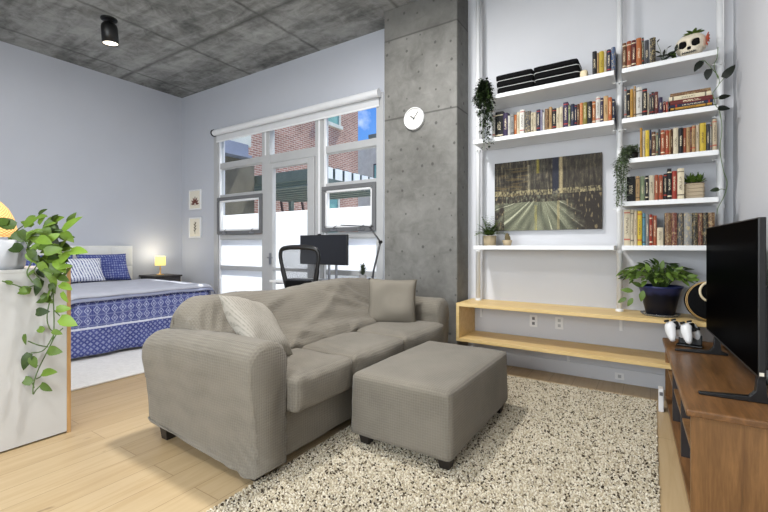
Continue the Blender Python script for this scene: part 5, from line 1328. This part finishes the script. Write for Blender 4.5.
# skull planter
sk = thing('skull_planter', 'bone coloured skull planter with leaves and a coral flower', 'planter', (.262, 3.91, 2.625), rotz=math.radians(-14)); sk.scale = (1.06, 1.06, 1.06)
b = MB()
def skull(p, u):
    t = u.z*.5+.5      # 0 jaw, 1 crown
    wx = .70 + .34*math.sin(min(1, t*1.25)*PI*.5) - .06*max(0, t-.8)*5*.2
    q = Vector((p.x*wx, p.y*(.78+.3*t), p.z))
    fy = max(0, -u.y)
    ax = abs(u.x)
    if u.y < -.6:
        ee = max(0, 1 - ((ax-.44)/.30)**2 - ((u.z-.12)/.34)**2); q.y += .030*math.sqrt(ee)      # eye sockets
        nn = max(0, 1 - (u.x/.15)**2 - ((u.z+.26)/.17)**2); q.y += .016*math.sqrt(nn)           # nose
        tt = max(0, 1 - ((u.z+.62)/.14)**2); q.y -= .010*tt*(1 - ax)
    if u.z < -.3 and ax > .5: q.x *= 1 - .12*(ax-.5)*2
    return q
b.rbox((0, 0, .086), (.087, .075, .084), .062, 26, (.004, .006, .003), skull)
b.build('skull', M['bone'], sk, smooth=True, local=True)
for s in (-1, 1):
    b = MB().rbox((s*.037, -.060, .096), (.024, .012, .025), .012, 6); b.build('eye_socket', M['blackfab'], sk, smooth=True, local=True, label='black eye socket')
b = MB().rbox((0, -.067, .063), (.011, .006, .011), .006, 5); b.build('nose_hole', M['blackfab'], sk, smooth=True, local=True, label='black nose hole')
b = MB().box(-.042, .042, -.0755, -.066, .0305, .0335)
for i in range(8): b.box(-.037+i*.0102, -.0355+i*.0102, -.0758, -.066, .022, .042)
b.build('teeth_line', M['black'], sk, local=True, label='dark teeth line')
b = MB()
for k in range(12):
    w = k*.55; d = Vector((math.cos(w), math.sin(w)*.5, .5)); b.leaf(Vector((.015, -.01, .166)) + d*.01, d, (0, 0, 1), .055, .026, rr(.2, .8), .35, .2, 'oval')
for k in range(7): b.leaf(Vector((-.085, -.02, .02+.008*k)), (-.4, -.5, .6-.1*k), (0, -1, .3), .05, .024, rr(.2, .8), .2, .2, 'oval')
b.build('leaves', M['leafmid'], sk, smooth=True, local=True)
b = MB()
for k in range(9):
    w = k*.7; d = Vector((.25, math.cos(w), math.sin(w))); b.leaf(Vector((.088, -.02, .12)), d, (1, 0, 0), .042, .026, .5, -.2, .2, 'oval')
for k in range(5): b.leaf(Vector((.090, -.03, .075)), (.2, math.cos(k*1.25), math.sin(k*1.25)), (1, 0, 0), .026, .016, .5, -.2, .2, 'oval')
b.a = [None]*len(b.f); b.build('flower', M['coral'], sk, smooth=True, local=True)
# pothos cutting at the shelf end
vn = thing('climbing_vine', 'thin vine with dark leaves climbing the outer shelf pole', 'plant', (.372, 3.90, 2.222)); c = Vector((.372, 3.90, 0))
pot('vial', [(0, 2.223), (.020, 2.223), (.022, 2.262), (.014, 2.275), (.012, 2.275), (.012, 2.25), (0, 2.25)], c, M['black'], vn, 16)
b = MB(); sb = MB()
def vine2(pts, Y):
    q = [at(x, y, Y=Y) for x, y in pts]; q2 = []
    for i in range(len(q)-1):
        p0, p1, p2, p3 = q[max(i-1, 0)], q[i], q[i+1], q[min(i+2, len(q)-1)]
        for j in range(5):
            t = j/5; q2.append(.5*((2*p1)+(p2-p0)*t+(2*p0-5*p1+4*p2-p3)*t*t+(3*p1-p0-3*p2+p3)*t**3))
    return q2 + [q[-1]]
for pts in ([(714,99),(713,93),(719,84),(718,76),(713,70),(705,61),(701,61)], [(718,78),(714,66),(717,58),(718,47)], [(719,84),(726,76)], [(714,99),(721,97)], [(714,99),(716,106),(719,108)], [(724,173),(727,182),(725,194),(718,208),(717,214)], [(724,173),(720,150),(722,128),(719,108)], [(726,190),(721,189),(718,191)]):
    sb.tube(vine2(pts, 3.78), .0022, 5)
for (px, py, dg, L, s) in ((702,61,-125,.085,.1),(709,69,-100,.082,.08),(724,78,55,.10,.15),(719,98,5,.065,.1),(718,108,-15,.07,.1),(719,189,-170,.055,.7)):
    p = at(px, py, Y=3.775); w = math.radians(dg); b.leaf(p, (math.cos(w), -.15, math.sin(w)), (-.2, -1, .3), L, L*.62, s, .12, .12, 'heart')
b.build('foliage', M['leafdark'], vn, smooth=True); sb.build('stem', M['stem'], vn, smooth=True)
# small rounded block beside the pads
sbk = MB().rbox((-.475, 3.87, 2.625+.036), (.030, .035, .036), .02, 6).build('beige_block', M['cream'], smooth=True); tag(sbk, 'small rounded beige block between the black pads and upright books', 'ornament')
# ------------------------------------------------------------------ sky, lights, camera
wd = bpy.data.worlds.new('sky'); scn.world = wd; wd.use_nodes = True; nt = wd.node_tree; nt.nodes.clear()
def N(t, **k):
    n = nt.nodes.new(t)
    for a, v in k.items(): setattr(n, a, v)
    return n
o = N('ShaderNodeOutputWorld'); bg = N('ShaderNodeBackground'); tc = N('ShaderNodeTexCoord'); sx = N('ShaderNodeSeparateXYZ')
nt.links.new(tc.outputs['Generated'], sx.inputs[0])
rp = N('ShaderNodeValToRGB'); nt.links.new(sx.outputs[2], rp.inputs[0])
e = rp.color_ramp.elements; e[0].position = 0; e[0].color = srgb(190, 212, 240); e[1].position = .6; e[1].color = srgb(52, 102, 200)
e2 = e.new(.25); e2.color = srgb(96, 150, 226)
nz = N('ShaderNodeTexNoise'); nz.inputs['Scale'].default_value = 5.0; nz.inputs['Detail'].default_value = 6; nt.links.new(tc.outputs['Generated'], nz.inputs['Vector'])
cr = N('ShaderNodeValToRGB'); nt.links.new(nz.outputs[0], cr.inputs[0]); cr.color_ramp.elements[0].position = .54; cr.color_ramp.elements[1].position = .68
mx = N('ShaderNodeMix', data_type='RGBA'); nt.links.new(cr.outputs[0], mx.inputs[0]); nt.links.new(rp.outputs[0], mx.inputs[6]); mx.inputs[7].default_value = (1.3, 1.3, 1.32, 1)
nt.links.new(mx.outputs[2], bg.inputs[0]); bg.inputs[1].default_value = 1.3; nt.links.new(bg.outputs[0], o.inputs[0])

def light(name, kind, loc, energy, size=.3, col=(1,1,1), rot=(0,0,0), **k):
    d = bpy.data.lights.new(name, kind); d.energy = energy; d.color = col
    if kind == 'AREA': d.shape = 'DISK'; d.size = size
    elif kind in ('POINT', 'SPOT'): d.shadow_soft_size = size
    for a, v in k.items(): setattr(d, a, v)
    ob = bpy.data.objects.new(name, d); COL.objects.link(ob); ob.location = loc; ob.rotation_euler = rot; return ob
sun = light('sun_light', 'SUN', (0, 12, 20), 9.0, col=(1, .97, .92)); sun.data.angle = .01
sun.rotation_euler = Vector((-.13, -.44, -.89)).to_track_quat('-Z', 'Y').to_euler()
WARM = (1, .985, .97)
light('ceiling_light_over_sofa', 'AREA', (-1.9, 2.1, 3.72), 105, .3, WARM)
light('ceiling_light_by_camera', 'AREA', (-.9, -.2, 3.72), 55, .8, WARM)
light('ceiling_light_by_bed', 'AREA', (-4.9, 1.0, 3.72), 30, .7, WARM)
wl_ = light('added_frontal_fill', 'AREA', (-1.7, YF-.16, 1.8), 205, 1, (.97, .985, 1), (PI/2, 0, 0)); wl_.data.shape = 'RECTANGLE'; wl_.data.size = 2.9; wl_.data.size_y = 2.1  # added fill light from behind the camera, set in the made-up window
light('spot_lamp', 'SPOT', (-5.265, 2.25, 3.55), 30, .05, WARM, (0, 0, 0), spot_size=1.7, spot_blend=.6)
light('night_lamp_bulb', 'POINT', (-6.7, 3.62, 1.08), 3.5, .05, (1, .92, .76))
light('wicker_lamp_bulb', 'POINT', (-3.525, .835, 1.40), 2, .04, (1, .75, .42))

cam = bpy.data.cameras.new('camera'); co = bpy.data.objects.new('camera', cam); COL.objects.link(co)
cam.sensor_width = 36; cam.lens = FPX*36/768; cam.shift_y = -10/768; cam.clip_start = .02; cam.clip_end = 200
co.location = (0, 0, CAMH); co.rotation_euler = (PI/2, 0, YAW); scn.camera = co
vs = scn.view_settings; vs.view_transform = 'Standard'; vs.look = 'None'; vs.gamma = 1; vs.use_curve_mapping = False; vs.exposure = 0.0
